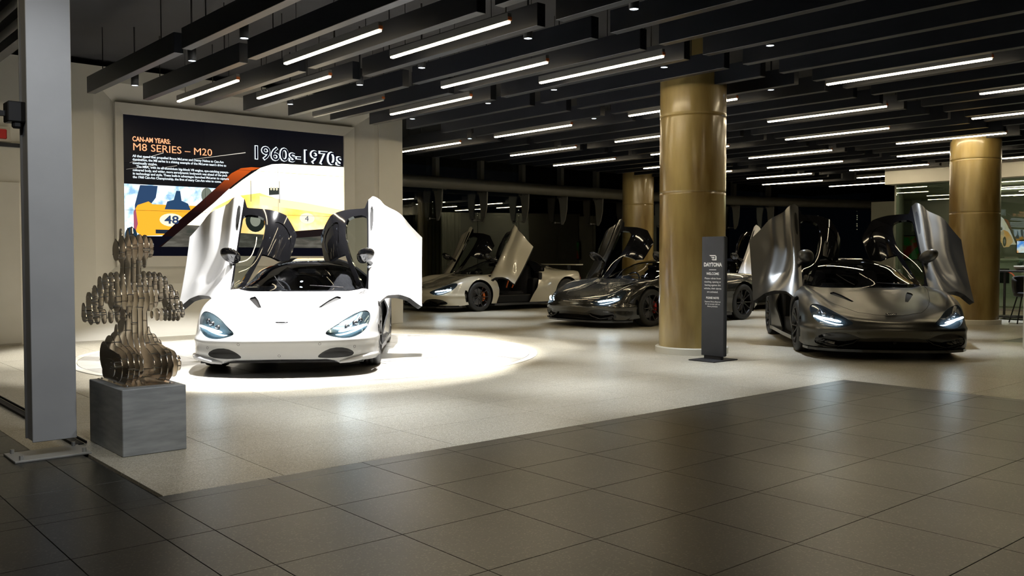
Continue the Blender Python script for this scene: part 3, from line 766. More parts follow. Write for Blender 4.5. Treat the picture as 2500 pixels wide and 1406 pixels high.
# ================================================================== the cars
# lattice of the half body: rows run from the lip under the nose over hood, glass, roof and tail; columns from the centre line down the side
LAT = [
 [(0,-2.20,.13),(.35,-2.18,.13),(.62,-2.10,.13),(.80,-1.98,.14),(.88,-1.88,.14),(.915,-1.80,.14),(.93,-1.72,.14)],
 [(0,-2.25,.24),(.35,-2.225,.24),(.62,-2.145,.24),(.81,-2.02,.25),(.895,-1.88,.22),(.93,-1.72,.19),(.94,-1.62,.15)],
 [(0,-2.27,.38),(.35,-2.235,.38),(.62,-2.13,.39),(.81,-1.98,.41),(.90,-1.82,.38),(.94,-1.66,.31),(.945,-1.52,.16)],
 [(0,-2.21,.475),(.35,-2.17,.485),(.62,-2.03,.515),(.80,-1.86,.575),(.905,-1.70,.55),(.945,-1.57,.42),(.95,-1.42,.17)],
 [(0,-1.90,.565),(.33,-1.89,.57),(.58,-1.80,.60),(.78,-1.65,.695),(.915,-1.50,.655),(.955,-1.42,.48),(.955,-1.30,.18)],
 [(0,-1.50,.665),(.33,-1.50,.655),(.58,-1.45,.665),(.78,-1.33,.775),(.92,-1.20,.70),(.965,-1.17,.50),(.955,-1.10,.18)],
 [(0,-1.14,.755),(.35,-1.12,.745),(.60,-1.04,.735),(.79,-.98,.80),(.92,-.92,.70),(.955,-.90,.48),(.93,-.88,.17)],
 [(0,-.88,.815),(.38,-.84,.812),(.64,-.72,.81),(.80,-.68,.82),(.91,-.66,.70),(.935,-.65,.45),(.90,-.64,.16)],
 [(0,-.45,.99),(.35,-.42,.98),(.60,-.36,.925),(.79,-.32,.825),(.895,-.30,.70),(.90,-.30,.43),(.88,-.30,.15)],
 [(0,-.02,1.125),(.34,.0,1.11),(.575,.0,1.035),(.785,0,.835),(.90,0,.70),(.90,0,.42),(.88,0,.15)],
 [(0,.40,1.185),(.33,.40,1.17),(.56,.38,1.08),(.79,.36,.85),(.92,.34,.70),(.93,.32,.42),(.89,.30,.15)],
 [(0,.85,1.165),(.32,.85,1.145),(.54,.82,1.04),(.80,.75,.87),(.945,.70,.73),(.955,.65,.44),(.91,.60,.15)],
 [(0,1.25,1.06),(.30,1.25,1.04),(.52,1.22,.95),(.80,1.15,.875),(.96,1.10,.73),(.97,1.08,.48),(.94,1.05,.16)],
 [(0,1.65,.945),(.30,1.65,.93),(.54,1.63,.885),(.80,1.60,.875),(.955,1.55,.73),(.965,1.52,.48),(.945,1.50,.17)],
 [(0,2.05,.89),(.33,2.05,.885),(.58,2.02,.875),(.79,1.95,.86),(.93,1.88,.72),(.945,1.85,.50),(.93,1.82,.20)],
 [(0,2.22,.86),(.35,2.20,.855),(.60,2.15,.845),(.78,2.07,.80),(.88,2.00,.68),(.91,1.97,.50),(.90,1.95,.24)],
 [(0,2.25,.60),(.35,2.23,.60),(.60,2.18,.58),(.77,2.10,.54),(.85,2.06,.46),(.88,2.04,.36),(.88,2.02,.26)],
 [(0,2.15,.28),(.35,2.14,.28),(.60,2.10,.28),(.76,2.07,.28),(.83,2.06,.28),(.86,2.05,.27),(.87,2.04,.26)]]
LAT = np.array(LAT)
def cr_basis(t):
    return np.stack([-.5 * t + t * t - .5 * t ** 3, 1 - 2.5 * t * t + 1.5 * t ** 3, .5 * t + 2 * t * t - 1.5 * t ** 3, -.5 * t * t + .5 * t ** 3], -1)
def ext(A):
    L0 = A[:, 1:2] * np.array([-1, 1, 1]); L1 = 2 * A[:, -1:] - A[:, -2:-1]; A = np.concatenate([L0, A, L1], 1)
    return np.concatenate([2 * A[:1] - A[1:2], A, 2 * A[-1:] - A[-2:-1]], 0)
LE = ext(LAT)
def surf(s, t):
    s = np.asarray(s, float); t = np.asarray(t, float)
    i = np.clip(np.floor(s).astype(int), 0, LAT.shape[0] - 2); j = np.clip(np.floor(t).astype(int), 0, LAT.shape[1] - 2)
    bs = cr_basis(s - i); bt = cr_basis(t - j); out = 0
    for a in range(4):
        for b_ in range(4): out = out + (bs[..., a] * bt[..., b_])[..., None] * LE[i + a, j + b_]
    return out
NS, NT = 14, 14
def body_sheet():
    s = np.linspace(0, 17, 17 * NS + 1); t = np.linspace(0, 6, 6 * NT + 1); S, T_ = np.meshgrid(s, t, indexing='ij')
    P = surf(S, T_); P[:, 0, 0] = 0
    du = np.gradient(P, axis=0); dv = np.gradient(P, axis=1); Nn = np.cross(dv, du); Nn /= np.maximum(np.linalg.norm(Nn, axis=2, keepdims=True), 1e-9)
    # door flute: a long hollow running down the door, and a soft crease on the hood
    D = np.zeros(S.shape)
    tc_ = 4.15 + .75 * np.clip((9.6 - S) / 2.4, 0, 1) ** 2
    amp = .062 * np.clip((S - 7.1) / .8, 0, 1) * np.clip((11.6 - S) / .6, 0, 1)
    D -= amp * np.exp(-((T_ - tc_ + .1) / .45) ** 2)
    D += .022 * np.clip((S - 7.2) / .5, 0, 1) * np.clip((11.4 - S) / .6, 0, 1) * np.exp(-((T_ - tc_ - .62) / .30) ** 2)
    D -= .014 * np.exp(-((T_ - 2.15) / .35) ** 2) * np.clip((S - 3.6) / 1, 0, 1) * np.clip((6.9 - S) / .8, 0, 1)
    D += .016 * np.exp(-((P[..., 2] - .355) / .035) ** 2) * (S < 3.2) * np.clip((3.2 - S) * 2, 0, 1)       # nose edge
    P = P + Nn * D[..., None]; P[:, 0, 0] = 0
    du = np.gradient(P, axis=0); dv = np.gradient(P, axis=1); Nn = np.cross(dv, du); Nn /= np.maximum(np.linalg.norm(Nn, axis=2, keepdims=True), 1e-9)
    if Nn[10 * NS, 0, 2] < 0: Nn = -Nn
    Nn[:, 0, 0] = 0; Nn /= np.linalg.norm(Nn, axis=2, keepdims=True)
    n1, n2 = S.shape; ix = np.arange(n1 * n2).reshape(n1, n2); a, b_, c_, d = ix[:-1, :-1].ravel(), ix[1:, :-1].ravel(), ix[1:, 1:].ravel(), ix[:-1, 1:].ravel()
    T = np.vstack([np.stack([a, b_, c_], 1), np.stack([a, c_, d], 1)])
    m = dict(P=P.reshape(-1, 3), N=Nn.reshape(-1, 3), S=np.stack([S.ravel(), T_.ravel()], 1), T=T)
    fn = np.cross(m['P'][T[:, 1]] - m['P'][T[:, 0]], m['P'][T[:, 2]] - m['P'][T[:, 0]])
    if (np.einsum('ij,ij->i', fn, m['N'][T[:, 0]])).sum() < 0: m['T'] = T[:, ::-1].copy()
    return m
SHEET = body_sheet()
def XZ(m): return m['P'][:, 0], m['P'][:, 2]

HL = smooth_poly([(.43, .435), (.53, .50), (.63, .565), (.74, .625), (.83, .64), (.868, .60), (.868, .53), (.83, .445), (.74, .385), (.62, .375), (.50, .40)], 2)
HL_RIM = smooth_poly([(.40, .43), (.52, .515), (.62, .582), (.735, .643), (.84, .66), (.89, .61), (.89, .52), (.845, .43), (.745, .365), (.62, .352), (.48, .385)], 2)
VENT = [(.30, -1.50), (.325, -1.53), (.40, -1.36), (.50, -1.10), (.50, -1.04), (.45, -1.02), (.38, -1.22)]
DOOR = [(6.86, 6.4), (6.90, 5.9), (7.10, 5.4), (7.12, 4.9), (6.95, 4.3), (6.55, 3.8), (6.30, 3.55), (6.32, 3.28), (6.8, 3.12), (7.1, 2.75), (7.14, 2.22), (7.9, 2.08), (8.92, 1.98), (8.96, .95), (9.15, .58), (10.1, .48), (10.5, 1.15), (10.55, 2.0), (10.55, 2.85), (10.85, 3.0), (11.0, 3.3), (10.9, 3.9), (10.65, 4.6), (10.3, 5.4), (9.95, 6.4)]
WINDOW = smooth_poly([(7.45, 2.88), (7.42, 2.5), (8.0, 2.30), (9.3, 2.14), (10.0, 2.14), (10.28, 2.25), (10.32, 2.92), (10.0, 2.97), (8.4, 2.97)], 1)
ROOFW = smooth_poly([(9.25, 1.75), (9.2, 1.0), (9.35, .75), (9.85, .72), (10.15, 1.15), (10.2, 1.75), (10, 1.8)], 1)
WIND = [(6.98, -1), (6.98, 1.0), (7.02, 1.7), (7.15, 2.08), (7.9, 1.93), (8.8, 1.84), (8.88, -1)]
CANOPY = [(6.90, -1), (6.92, 1.0), (6.95, 1.7), (7.08, 2.2), (7.4, 2.95), (8.2, 3.04), (11.3, 3.04), (11.6, 2.4), (12.2, 1.5), (12.3, -1)]
ENG = [(11.35, -1), (11.35, 1.1), (11.6, 1.35), (13.2, 1.2), (13.4, .8), (13.4, -1)]
INT = {
 'A': [smooth_poly([(.36, .195), (.42, .25), (.52, .29), (.64, .285), (.73, .235), (.70, .19), (.55, .18), (.42, .185)], 1)],
 'B': [smooth_poly([(-.3, .10), (-.3, .275), (.2, .275), (.36, .255), (.45, .30), (.58, .33), (.72, .315), (.83, .26), (.85, .19), (.78, .155), (.5, .115), (.2, .10)], 1)],
 'C': [smooth_poly([(.22, .13), (.26, .20), (.40, .28), (.58, .30), (.74, .28), (.84, .22), (.80, .165), (.5, .14)], 1), [(-.2, .0), (-.2, .2), (.2, .2), (.28, .17), (.5, .15), (.95, .15), (.95, 0)]],
}
LIP = {'A': [(-.2, .0), (-.2, .180), (.46, .175), (.55, .155), (.60, .10), (.60, 0)]}

def car_meshes(var):
    """dict of part meshes for one body variant"""
    R = {}; m = SHEET; big = np.full
    # arches: remove
    for cy, cz, r in ((-1.17, .335, .368), (1.50, .35, .392)):
        x, y, z = m['P'].T; f = np.maximum(np.hypot(y - cy, z - cz) - r, 3.25 - m['S'][:, 1]); _, m = clip(m, f)
    x, z = XZ(m); f = np.maximum(sdpoly(x, z, HL), m['S'][:, 0] - 5.4); f = np.maximum(f, m['P'][:, 1] + 1.35)
    hl, m = clip(m, f)
    x, z = XZ(hl); d = np.clip(-sdpoly(x, z, HL), 0, 1); bowl = offset(hl, -np.minimum(.055, d * .9 + .004))
    bowl['N'] = hl['N']; R['headlight'] = (bowl, 0); R['hl_sheet'] = hl
    R['lens'] = (offset(hl, -.003), 0)
    dark = []
    for poly in INT[var] + ([LIP[var]] if var in LIP else []):
        x, z = XZ(m); f = np.maximum(sdpoly(x, z, poly), m['S'][:, 0] - 3.4); f = np.maximum(f, m['P'][:, 1] + 1.75)
        a, m = clip(m, f); x, z = XZ(a); d = np.clip(-sdpoly(x, z, poly), 0, 1)
        dark.append(offset(a, -np.minimum(.07, d * 1.6 + .001)))
    x, y = m['P'][:, 0], m['P'][:, 1]
    f = np.maximum(sdpoly(x, y, VENT), np.abs(m['S'][:, 0] - 5.6) - 1.6); f = np.maximum(f, .4 - m['P'][:, 2]); a, m = clip(m, f)
    R['vent'] = (offset(a, -.018), 0)
    # side inlet ahead of the wheel (vertical slit in the bumper corner)
    f = sdpoly(m['S'][:, 0], m['S'][:, 1], [(2.55, 5.0), (3.15, 4.72), (3.35, 4.9), (3.25, 5.3), (2.3, 5.75), (2.0, 5.6)]); a, m = clip(m, f); dark.append(offset(a, -.03))
    # rear mesh and lamps
    f = sdpoly(m['S'][:, 0], m['S'][:, 1], [(15.35, -1), (15.35, 2.9), (15.8, 3.5), (16.7, 3.4), (16.9, -1)]); a, m = clip(m, f); R['rear_mesh'] = (offset(a, -.04), 0)
    R['intake'] = (dark, 0)
    s, t = m['S'].T; a, m = clip(m, sdpoly(s, t, WIND)); R['windscreen'] = (offset(a, -.004), 0)
    s, t = m['S'].T; dr, m = clip(m, sdpoly(s, t, DOOR))
    s, t = m['S'].T; can, m = clip(m, sdpoly(s, t, CANOPY))
    s, t = can['S'].T; eng, can = clip(can, sdpoly(s, t, ENG)); R['engine_cover'] = (offset(eng, -.006), 0)
    R['roof'] = (can, 1); R['body'] = (m, 1)
    s, t = dr['S'].T; win, dr = clip(dr, sdpoly(s, t, WINDOW)); s, t = dr['S'].T
    rw, dr = clip(dr, sdpoly(s, t, ROOFW)); s, t = dr['S'].T
    frame, panel = clip(dr, np.maximum(t - 3.04, 7.02 - s))
    s, t = panel['S'].T; poly = smooth_poly([(9.5, 3.12), (10.55, 3.10), (10.7, 3.32), (9.9, 3.30)], 1); ch_, panel = clip(panel, sdpoly(s, t, poly))
    s, t = ch_['S'].T; R['air_channel'] = offset(ch_, -np.minimum(.05, np.clip(-sdpoly(s, t, poly), 0, 1) * .35 + .001))
    R['door_panel'] = panel; R['window_frame'] = frame; R['window'] = offset(win, -.01); R['roof_window'] = offset(rw, -.008)
    return R

PIV = np.array([.74, -.74, .80])
def door_matrix(side, e=57, phi=60, dz=-.15, dx=.03, dy=-.02, roll=0):
    e = math.radians(e); p = math.radians(phi)
    Rv = Vector((0, math.cos(e), math.sin(e))); Nv = Vector((0, -math.sin(e), math.cos(e)))
    Lv = math.cos(p) * Vector((1, 0, 0)) + math.sin(p) * Nv; Uv = math.cos(p) * Nv - math.sin(p) * Vector((1, 0, 0))
    Mx = Matrix((Lv, Rv, Uv)).transposed().to_4x4()   # columns: images of x,y,z
    if roll: Mx = Matrix.Rotation(math.radians(roll), 4, 'Y') @ Mx
    Tm = Matrix.Translation((PIV[0] + dx, PIV[1] + dy, PIV[2] + dz)) @ Mx
    if side < 0:
        S = Matrix.Scale(-1, 4, (1, 0, 0)); Tm = S @ Tm @ S
    return Tm

CM = {}
def cmesh(key, fn):
    if key not in CM: CM[key] = fn()
    return CM[key]
def put(name, me, mats, parent, Mx=None):
    o = bpy.data.objects.new(name, me); link(o, parent)
    while len(me.materials) < len(mats): me.materials.append(None)
    for i, mt in enumerate(mats):
        o.material_slots[i].link = 'OBJECT'; o.material_slots[i].material = mt
    if Mx is not None: o.matrix_local = Mx
    return o
def surf_pt(x, z, sheet):
    P = sheet['P']; i = np.argmin((P[:, 0] - x) ** 2 + (P[:, 2] - z) ** 2); return P[i], sheet['N'][i]

def wheel_meshes(r, wd):
    h = wd / 2
    def tyre():
        b = MB(); T = Matrix.Rotation(math.pi / 2, 4, 'Y')
        prof = [(r * .70, -h + .012), (r * .74, -h), (r * .90, -h + .004), (r * .975, -h + .016), (r, -h + .04)]
        for k in (-1, 0, 1): prof += [(r, k * h * .4 - .012), (r - .006, k * h * .4 - .008), (r - .006, k * h * .4), (r, k * h * .4 + .004)]
        prof += [(r, h - .04), (r * .975, h - .016), (r * .90, h - .004), (r * .74, h), (r * .70, h - .012), (r * .68, h - .02), (r * .68, -h + .02)]
        b.lathe(prof, 56, T=T, close=True); return b.mesh('wheel')
    def rim():
        b = MB(); T = Matrix.Rotation(math.pi / 2, 4, 'Y')
        b.lathe([(r * .71, h - .004), (r * .725, h - .0), (r * .70, h - .006), (r * .67, h - .03), (r * .65, 0), (r * .67, -h + .02), (r * .70, -h + .01)], 48, T=T)
        for k in range(10):
            a = math.radians(k * 36 + (7 if k % 2 else -7)); ca, sa = math.cos(a), math.sin(a)
            a2 = math.radians(k * 36 + (1.5 if k % 2 else -1.5)); c2, s2 = math.cos(a2), math.sin(a2)
            p = [(h - .045, r * .10 * ca, r * .10 * sa), (h - .030, r * .40 * math.cos((a + a2) / 2), r * .40 * math.sin((a + a2) / 2)), (h - .012, r * .69 * c2, r * .69 * s2)]
            b.tube(p, [.014, .010, .011], 6)
        b.lathe([(.001, h - .03), (.045, h - .032), (.06, h - .045), (.06, h - .09)], 20, T=T)
        b.lathe([(.001, h - .022), (.022, h - .024), (.026, h - .032)], 14, T=T)
        return b.mesh('rim')
    def brake():
        b = MB(); T = Matrix.Rotation(math.pi / 2, 4, 'Y'); b.lathe([(.06, .015), (r * .55, .015), (r * .55, -.015), (.06, -.015)], 36, T=T, smooth=False); return b.mesh('brake_disc')
    def cal():
        b = MB(); pts = []
        for k in range(9):
            a = math.radians(-38 + 76 * k / 8); pts.append((.035, r * .49 * math.cos(a), r * .49 * math.sin(a)))
        b.tube(pts, [.02] + [.036] * 7 + [.02], 8); return b.mesh('caliper')
    return tyre, rim, brake, cal

def rb(parent, name, mat, items, ch=.015):
    b = MB()
    for c, d in items: b.box(c, d, ch=min(ch, min(d) * .3))
    return b.build(name, mat, parent)

def seat_mesh():
    b = MB()
    bm = bmesh.new(); bmesh.ops.create_cube(bm, size=1)
    bmesh.ops.scale(bm, vec=(.46, .50, .14), verts=bm.verts); bmesh.ops.bevel(bm, geom=list(bm.edges), offset=.05, segments=3, affect='EDGES'); b.bm(bm, 0, Matrix.Translation((0, 0, .27)), True)
    for sx in (-.2, .2):
        bm = bmesh.new(); bmesh.ops.create_cube(bm, size=1); bmesh.ops.scale(bm, vec=(.09, .48, .16), verts=bm.verts); bmesh.ops.bevel(bm, geom=list(bm.edges), offset=.035, segments=3, affect='EDGES'); b.bm(bm, 0, Matrix.Translation((sx, 0, .31)), True)
    # backrest narrowing to the headrest
    prof = [(.22, .25, .10), (.245, .45, .12), (.255, .62, .12), (.20, .76, .10), (.13, .86, .09), (.125, .98, .08), (.09, 1.03, .06)]
    T = Matrix.Translation((0, .22, 0)) @ Matrix.Rotation(math.radians(-20), 4, 'X'); vs = []; n = 16
    for hw, z, th in prof:
        for k in range(n):
            a = 2 * math.pi * k / n; vs.append(T @ Vector((hw * abs(math.cos(a)) ** .6 * (1 if math.cos(a) >= 0 else -1), th * abs(math.sin(a)) ** .8 * (1 if math.sin(a) >= 0 else -1), z)))
    fs = [(i * n + k, i * n + (k + 1) % n, (i + 1) * n + (k + 1) % n, (i + 1) * n + k) for i in range(len(prof) - 1) for k in range(n)]
    b.add(vs, fs, 0, True); e = (len(prof) - 1) * n; b.add(vs[e:], [tuple(range(n))], 0)
    return b.mesh('seat')

def mirror_mesh():
    b = MB(); bm = bmesh.new(); bmesh.ops.create_uvsphere(bm, u_segments=20, v_segments=12, radius=1)
    for v in bm.verts:
        x, y, z = v.co; y = y if y < 0 else y * .45
        v.co = Vector((x * .115, y * .075, z * (.075 + .012 * x)))
    b.bm(bm, 0, Matrix.Translation((.17, -.02, .13)), True)
    b.tube([(0, .02, -.01), (.05, .01, .05), (.11, 0, .10)], [.028, .018, .02], 8)
    return b.mesh('door_mirror')

def make_car(loc, rz, var, paint, label, caliper, frame=None, lamp='lamp_bowl', doors=(1, -1), opts=(), dkw={}, mirror_mat=None, glass='screen_glass', drl=1.0):
    root = empty('sports_car', loc, math.radians(rz)); tag(root, label, 'car', 'sports cars with raised doors')
    R = cmesh(('R', var), lambda: car_meshes(var)); frame = frame or M['gloss_black']; P_ = M[paint]
    def full(m): return join(m, mirror(m))
    put('body_shell', cmesh(('body', var), lambda: to_mesh('body_shell', full(R['body'][0]), .02)), [P_, M['inner_black']], root)
    put('roof', cmesh(('roof', var), lambda: to_mesh('roof', full(R['roof'][0]), .02)), [M['gloss_black'], M['inner_black']], root)
    put('windscreen', cmesh(('ws', var), lambda: to_mesh('windscreen', full(R['windscreen'][0]))), [M[glass]], root)
    put('engine_cover', cmesh(('eng', var), lambda: to_mesh('engine_cover', full(R['engine_cover'][0]))), [M['gloss_black']], root)
    put('rear_grille', cmesh(('rm', var), lambda: to_mesh('rear_grille', full(R['rear_mesh'][0]))), [M['inner_black']], root)
    for ii, dd in enumerate(R['intake'][0]):
        if len(dd['P']) == 0: continue
        if dd['P'][:, 0].min() < .01: put('front_intake', cmesh(('int', var, ii), lambda: to_mesh('front_intake', full(dd))), [M['carbon' if var == 'A' else 'gloss_black']], root)
        else:
            for s in (1, -1): put('front_intake', cmesh(('int', var, ii, s), lambda: to_mesh('front_intake', dd if s > 0 else mirror(dd))), [M['inner_black' if var == 'A' else 'gloss_black']], root)
    for s in (1, -1):
        put('hood_vent', cmesh(('vent', var, s), lambda: to_mesh('hood_vent', R['vent'][0] if s > 0 else mirror(R['vent'][0]))), [M['inner_black']], root)
        h = put('headlight', cmesh(('hl', var, s), lambda: to_mesh('headlight', R['headlight'][0] if s > 0 else mirror(R['headlight'][0]))), [M[lamp]], root)
        def drlm():
            b = MB(); pts = []; qs = [k / 8 for k in range(9)]
            ys = [surf_pt(.575 + .265 * q, .445 + .052 * q, R['hl_sheet'])[0][1] for q in qs]; cf = np.polyfit(qs, ys, 2)
            for q in qs: pts.append(((.575 + .265 * q) * s, float(np.polyval(cf, q)) - .010, .445 + .052 * q))
            b.tube(pts, [.005] + [.0125] * 7 + [.009], 8); return b.mesh('light_bar')
        put('light_bar', cmesh(('drl', var, s), drlm), [M['drl'] if drl else M['print_white']], h)
        def projm(x, z, r_):
            b = MB()
            if 1:
                p, n_ = surf_pt(x, z, R['hl_sheet']); p = p - n_ * .045; T = Matrix.Translation((p[0] * s, p[1], p[2])) @ Vector((0, -1, .1)).to_track_quat('Z', 'Y').to_matrix().to_4x4()
                b.lathe([(.001, .022), (r_ * .7, .017), (r_, .004), (r_ * 1.2, 0), (r_ * 1.2, -.02)], 16, T=T)
            return b.mesh('lamp_projector')
        for pj in ((.66, .515, .026), (.73, .545, .026), (.79, .57, .022)): put('lamp_projector', cmesh(('prj', var, s, pj), lambda: projm(*pj)), [M['carbon']], h)
        # rear lamp
        def tailm():
            b = MB(); pts = []
            for k in range(10):
                p = surf(15.25 + .0 * k, 2.0 + 1.9 * k / 9); pts.append((float(p[0]) * s, float(p[1]) + .004, float(p[2]) + .004))
            b.tube(pts, .012, 6); return b.mesh('tail_light')
        put('tail_light', cmesh(('tl', s), tailm), [M['tail'] if 'tail' in opts else M['tail_off']], root)
    # wheels
    for ax, cy, r, wd, cx in (('f', -1.17, .327, .245, .828), ('r', 1.50, .345, .305, .806)):
        ty, ri, br, ca = wheel_meshes(r, wd)
        for s in (1, -1):
            T = Matrix.Translation((cx * s, cy, r)) @ (Matrix.Rotation(0 if s > 0 else math.pi, 4, 'Z'))
            wt = put('wheel', cmesh(('ty', ax), ty), [M['rubber']], root, T)
            put('rim', cmesh(('ri', ax), ri), [M['rim']], wt)
            put('brake_disc', cmesh(('br', ax), br), [M['brake']], wt)
            back = Matrix.Rotation(math.radians((0 if ax == 'f' else 180) + (0 if s > 0 else 180)), 4, 'X')
            put('caliper', cmesh(('ca', ax), ca), [M[caliper]], wt, back)
    # liners, floor, tub
    def liner(q_, s_):
        b = MB()
        for cy, r, zc in (q_,):
            for s in (s_,):
                pts = [(math.cos(math.radians(a)) * r, math.sin(math.radians(a)) * r) for a in range(-30, 211, 10)]
                vs = [(s * xx, cy + p[0], zc + p[1]) for xx in (.66, .925) for p in pts]; n_ = len(pts)
                b.add(vs, [(k, k + 1, n_ + k + 1, n_ + k) for k in range(n_ - 1)], 0, True)
                vs = [(s * .66, cy, zc)] + [(s * .66, cy + p[0], zc + p[1]) for p in pts]
                b.add(vs, [(0, k, k + 1) for k in range(1, n_)], 0)
        return b.mesh('wheel_liner')
    for q_ in ((-1.17, .372, .335), (1.50, .40, .35)):
        for s_ in (1, -1): put('wheel_liner', cmesh(('liner', q_, s_), lambda: liner(q_, s_)), [M['inner_black']], root)
    def under():
        b = MB(); b.box((0, 0, .135), (1.14, 4.1, .02)); b.box((0, .18, .135), (1.74, 1.75, .03)); b.box((0, -1.84, .135), (1.62, .36, .02)); b.box((0, 2.0, .2), (1.5, .12, .02))
        return b.mesh('underbody')
    put('underbody', cmesh('under', under), [M['inner_black']], root)
    def tub():
        b = MB()
        for s in (1, -1):
            b.box((s * .74, -.15, .25), (.24, 1.15, .20), ch=.03)           # sills
            b.box((s * .76, .62, .44), (.22, .30, .56), ch=.04)             # rear jambs
            b.box((s * .80, .68, .60), (.20, .12, .50), ch=.03)
            b.box((s * .78, -.74, .46), (.2, .10, .6), ch=.03)
        b.box((0, -.05, .17), (1.4, 1.6, .04)); b.box((0, .86, .56), (1.5, .06, .80), ch=.02); b.box((0, .72, .30), (1.3, .3, .3), ch=.05)
        b.box((0, -.80, .46), (1.5, .06, .60)); b.box((0, .05, .30), (.20, 1.1, .24), ch=.04)
        return b.mesh('cabin_tub')
    put('cabin_tub', cmesh('tub', tub), [M['inner_black']], root)
    def dash():
        b = MB(); bm = bmesh.new(); bmesh.ops.create_cube(bm, size=1); bmesh.ops.scale(bm, vec=(1.34, .42, .16), verts=bm.verts); bmesh.ops.bevel(bm, geom=list(bm.edges), offset=.06, segments=3, affect='EDGES')
        b.bm(bm, 0, Matrix.Translation((0, -.56, .72)), True)
        bm = bmesh.new(); bmesh.ops.create_cube(bm, size=1); bmesh.ops.scale(bm, vec=(.34, .22, .10), verts=bm.verts); bmesh.ops.bevel(bm, geom=list(bm.edges), offset=.04, segments=3, affect='EDGES')
        b.bm(bm, 0, Matrix.Translation((-.36, -.47, .80)), True)
        b.box((0, -.37, .66), (.16, .03, .22), ch=.01)
        return b.mesh('dashboard')
    put('dashboard', cmesh('dash', dash), [M['alcantara']], root)
    def steer():
        b = MB(); pts = [(.175 * math.cos(2 * math.pi * k / 24), 0, .165 * math.sin(2 * math.pi * k / 24)) for k in range(25)]
        b.tube(pts, .015, 8, caps=False); b.box((0, 0, 0), (.12, .03, .09), ch=.01); b.box((0, 0, -.005), (.32, .012, .03)); b.box((0, 0, -.08), (.03, .012, .15))
        return b.mesh('steering_wheel')
    put('steering_wheel', cmesh('steer', steer), [M['alcantara']], root, Matrix.Translation((-.36, -.24, .76)) @ Matrix.Rotation(math.radians(-22), 4, 'X'))
    for s in (1, -1):
        st = put('seat', cmesh('seat', seat_mesh), [M['alcantara']], root, Matrix.Translation((.36 * s, .18, .02)))
        if 'belts' in opts:
            def belt():
                b = MB(); b.tube([(.13, .28, .92), (.14, .12, .74), (.10, -.02, .46)], .018, 6); b.tube([(-.13, .28, .92), (-.14, .12, .74), (-.10, -.02, .46)], .018, 6); return b.mesh('seat_belt')
            put('seat_belt', cmesh('belt', belt), [M['belt_orange']], st)
    rv = MB(); rv.box((0, -.07, 1.02), (.22, .03, .065), ch=.012); rv.tube([(0, -.06, 1.04), (0, -.04, 1.10)], .01, 6)
    put('rear_view_mirror', cmesh('rv', lambda: rv.mesh('rear_view_mirror')), [M['gloss_black']], root)
    def wiper():
        b = MB(); pa = [surf(7.12 + .02 * k, 1.4 - .18 * k) for k in range(7)]
        b.tube([(float(p[0]), float(p[1]) - .01, float(p[2]) + .018) for p in pa], .007, 6)
        pb = [surf(7.05 + .25 * k, .4 + .16 * k) for k in range(4)]; b.tube([(-float(p[0]) , float(p[1]) - .01, float(p[2]) + .02) for p in pb], .006, 6)
        return b.mesh('wiper')
    put('wiper', cmesh('wiper', wiper), [M['inner_black']], root)
    # front shut line of the hood and small marks
    def seam():
        b = MB()
        for s in (1, -1):
            key = [(7.0, 2.62), (6.3, 2.58), (5.5, 2.30), (4.8, 1.95), (4.2, 1.60), (3.75, 1.10), (3.55, .55), (3.5, 0)]
            pts = []
            for k in range(len(key) - 1):
                for q in range(6):
                    u = q / 6; s_, t_ = key[k][0] * (1 - u) + key[k + 1][0] * u, key[k][1] * (1 - u) + key[k + 1][1] * u
                    i = int(round(s_ * NS)) * (6 * NT + 1) + int(round(t_ * NT)); a = SHEET['P'][i]; pts.append((a[0] * s, a[1], a[2]))
            pts.append((0, *[float(v) for v in SHEET['P'][int(3.5 * NS) * (6 * NT + 1)][1:]]))
            b.tube(pts[::2] + [pts[-1]], .0028, 5)
        return b.mesh('hood_seam')
    put('hood_seam', cmesh('seam', seam), [M['inner_black'] if paint != 'white_paint' else pm('seam_grey', (.25, .25, .26), .5)], root)
    def badge():
        b = MB(); p = surf(3.55, 0.0); b.box((0, float(p[1]) - .006, float(p[2]) + .014), (.125, .018, .018), ch=.006); return b.mesh('badge')
    bd = put('badge', cmesh('badge', badge), [M['carbon']], root)
    p = surf(3.55, 0.0)
    if 'badge' in opts: text('badge_text', 'McLaren', .022, M['chrome'], bd, (0, float(p[1]) - .018, float(p[2]) + .009), (math.radians(80), 0, 0), width=.10, align='CENTER', ext=.001)
    def dots():
        b = MB()
        for x, z in ((.40, .33), (-.40, .33), (.72, .29), (-.72, .29), (0, .215)):
            p, n_ = surf_pt(abs(x), z, SHEET); p = p * np.array([1 if x >= 0 else -1, 1, 1]); n_ = n_ * np.array([1 if x >= 0 else -1, 1, 1])
            T = Matrix.Translation(tuple(p)) @ Vector(tuple(n_)).to_track_quat('Z', 'Y').to_matrix().to_4x4(); b.lathe([(.011, .0), (.0125, .002), (.014, .0)], 14, T=T)
        return b.mesh('parking_sensor')
    if paint in ('white_paint', 'satin_paint'): put('parking_sensor', cmesh('dots', dots), [M['rim']], root)
    # splitter following the nose in plan
    def split_():
        b = MB(); out = [(0, -2.235), (.35, -2.215), (.62, -2.14), (.82, -2.0), (.90, -1.85), (.93, -1.66), (.80, -1.62), (0, -1.7)]
        poly = [(x, y) for x, y in out] + [(-x, y) for x, y in out[-2:0:-1]]
        b.prism(poly[::1], .098, .128); return b.mesh('splitter')
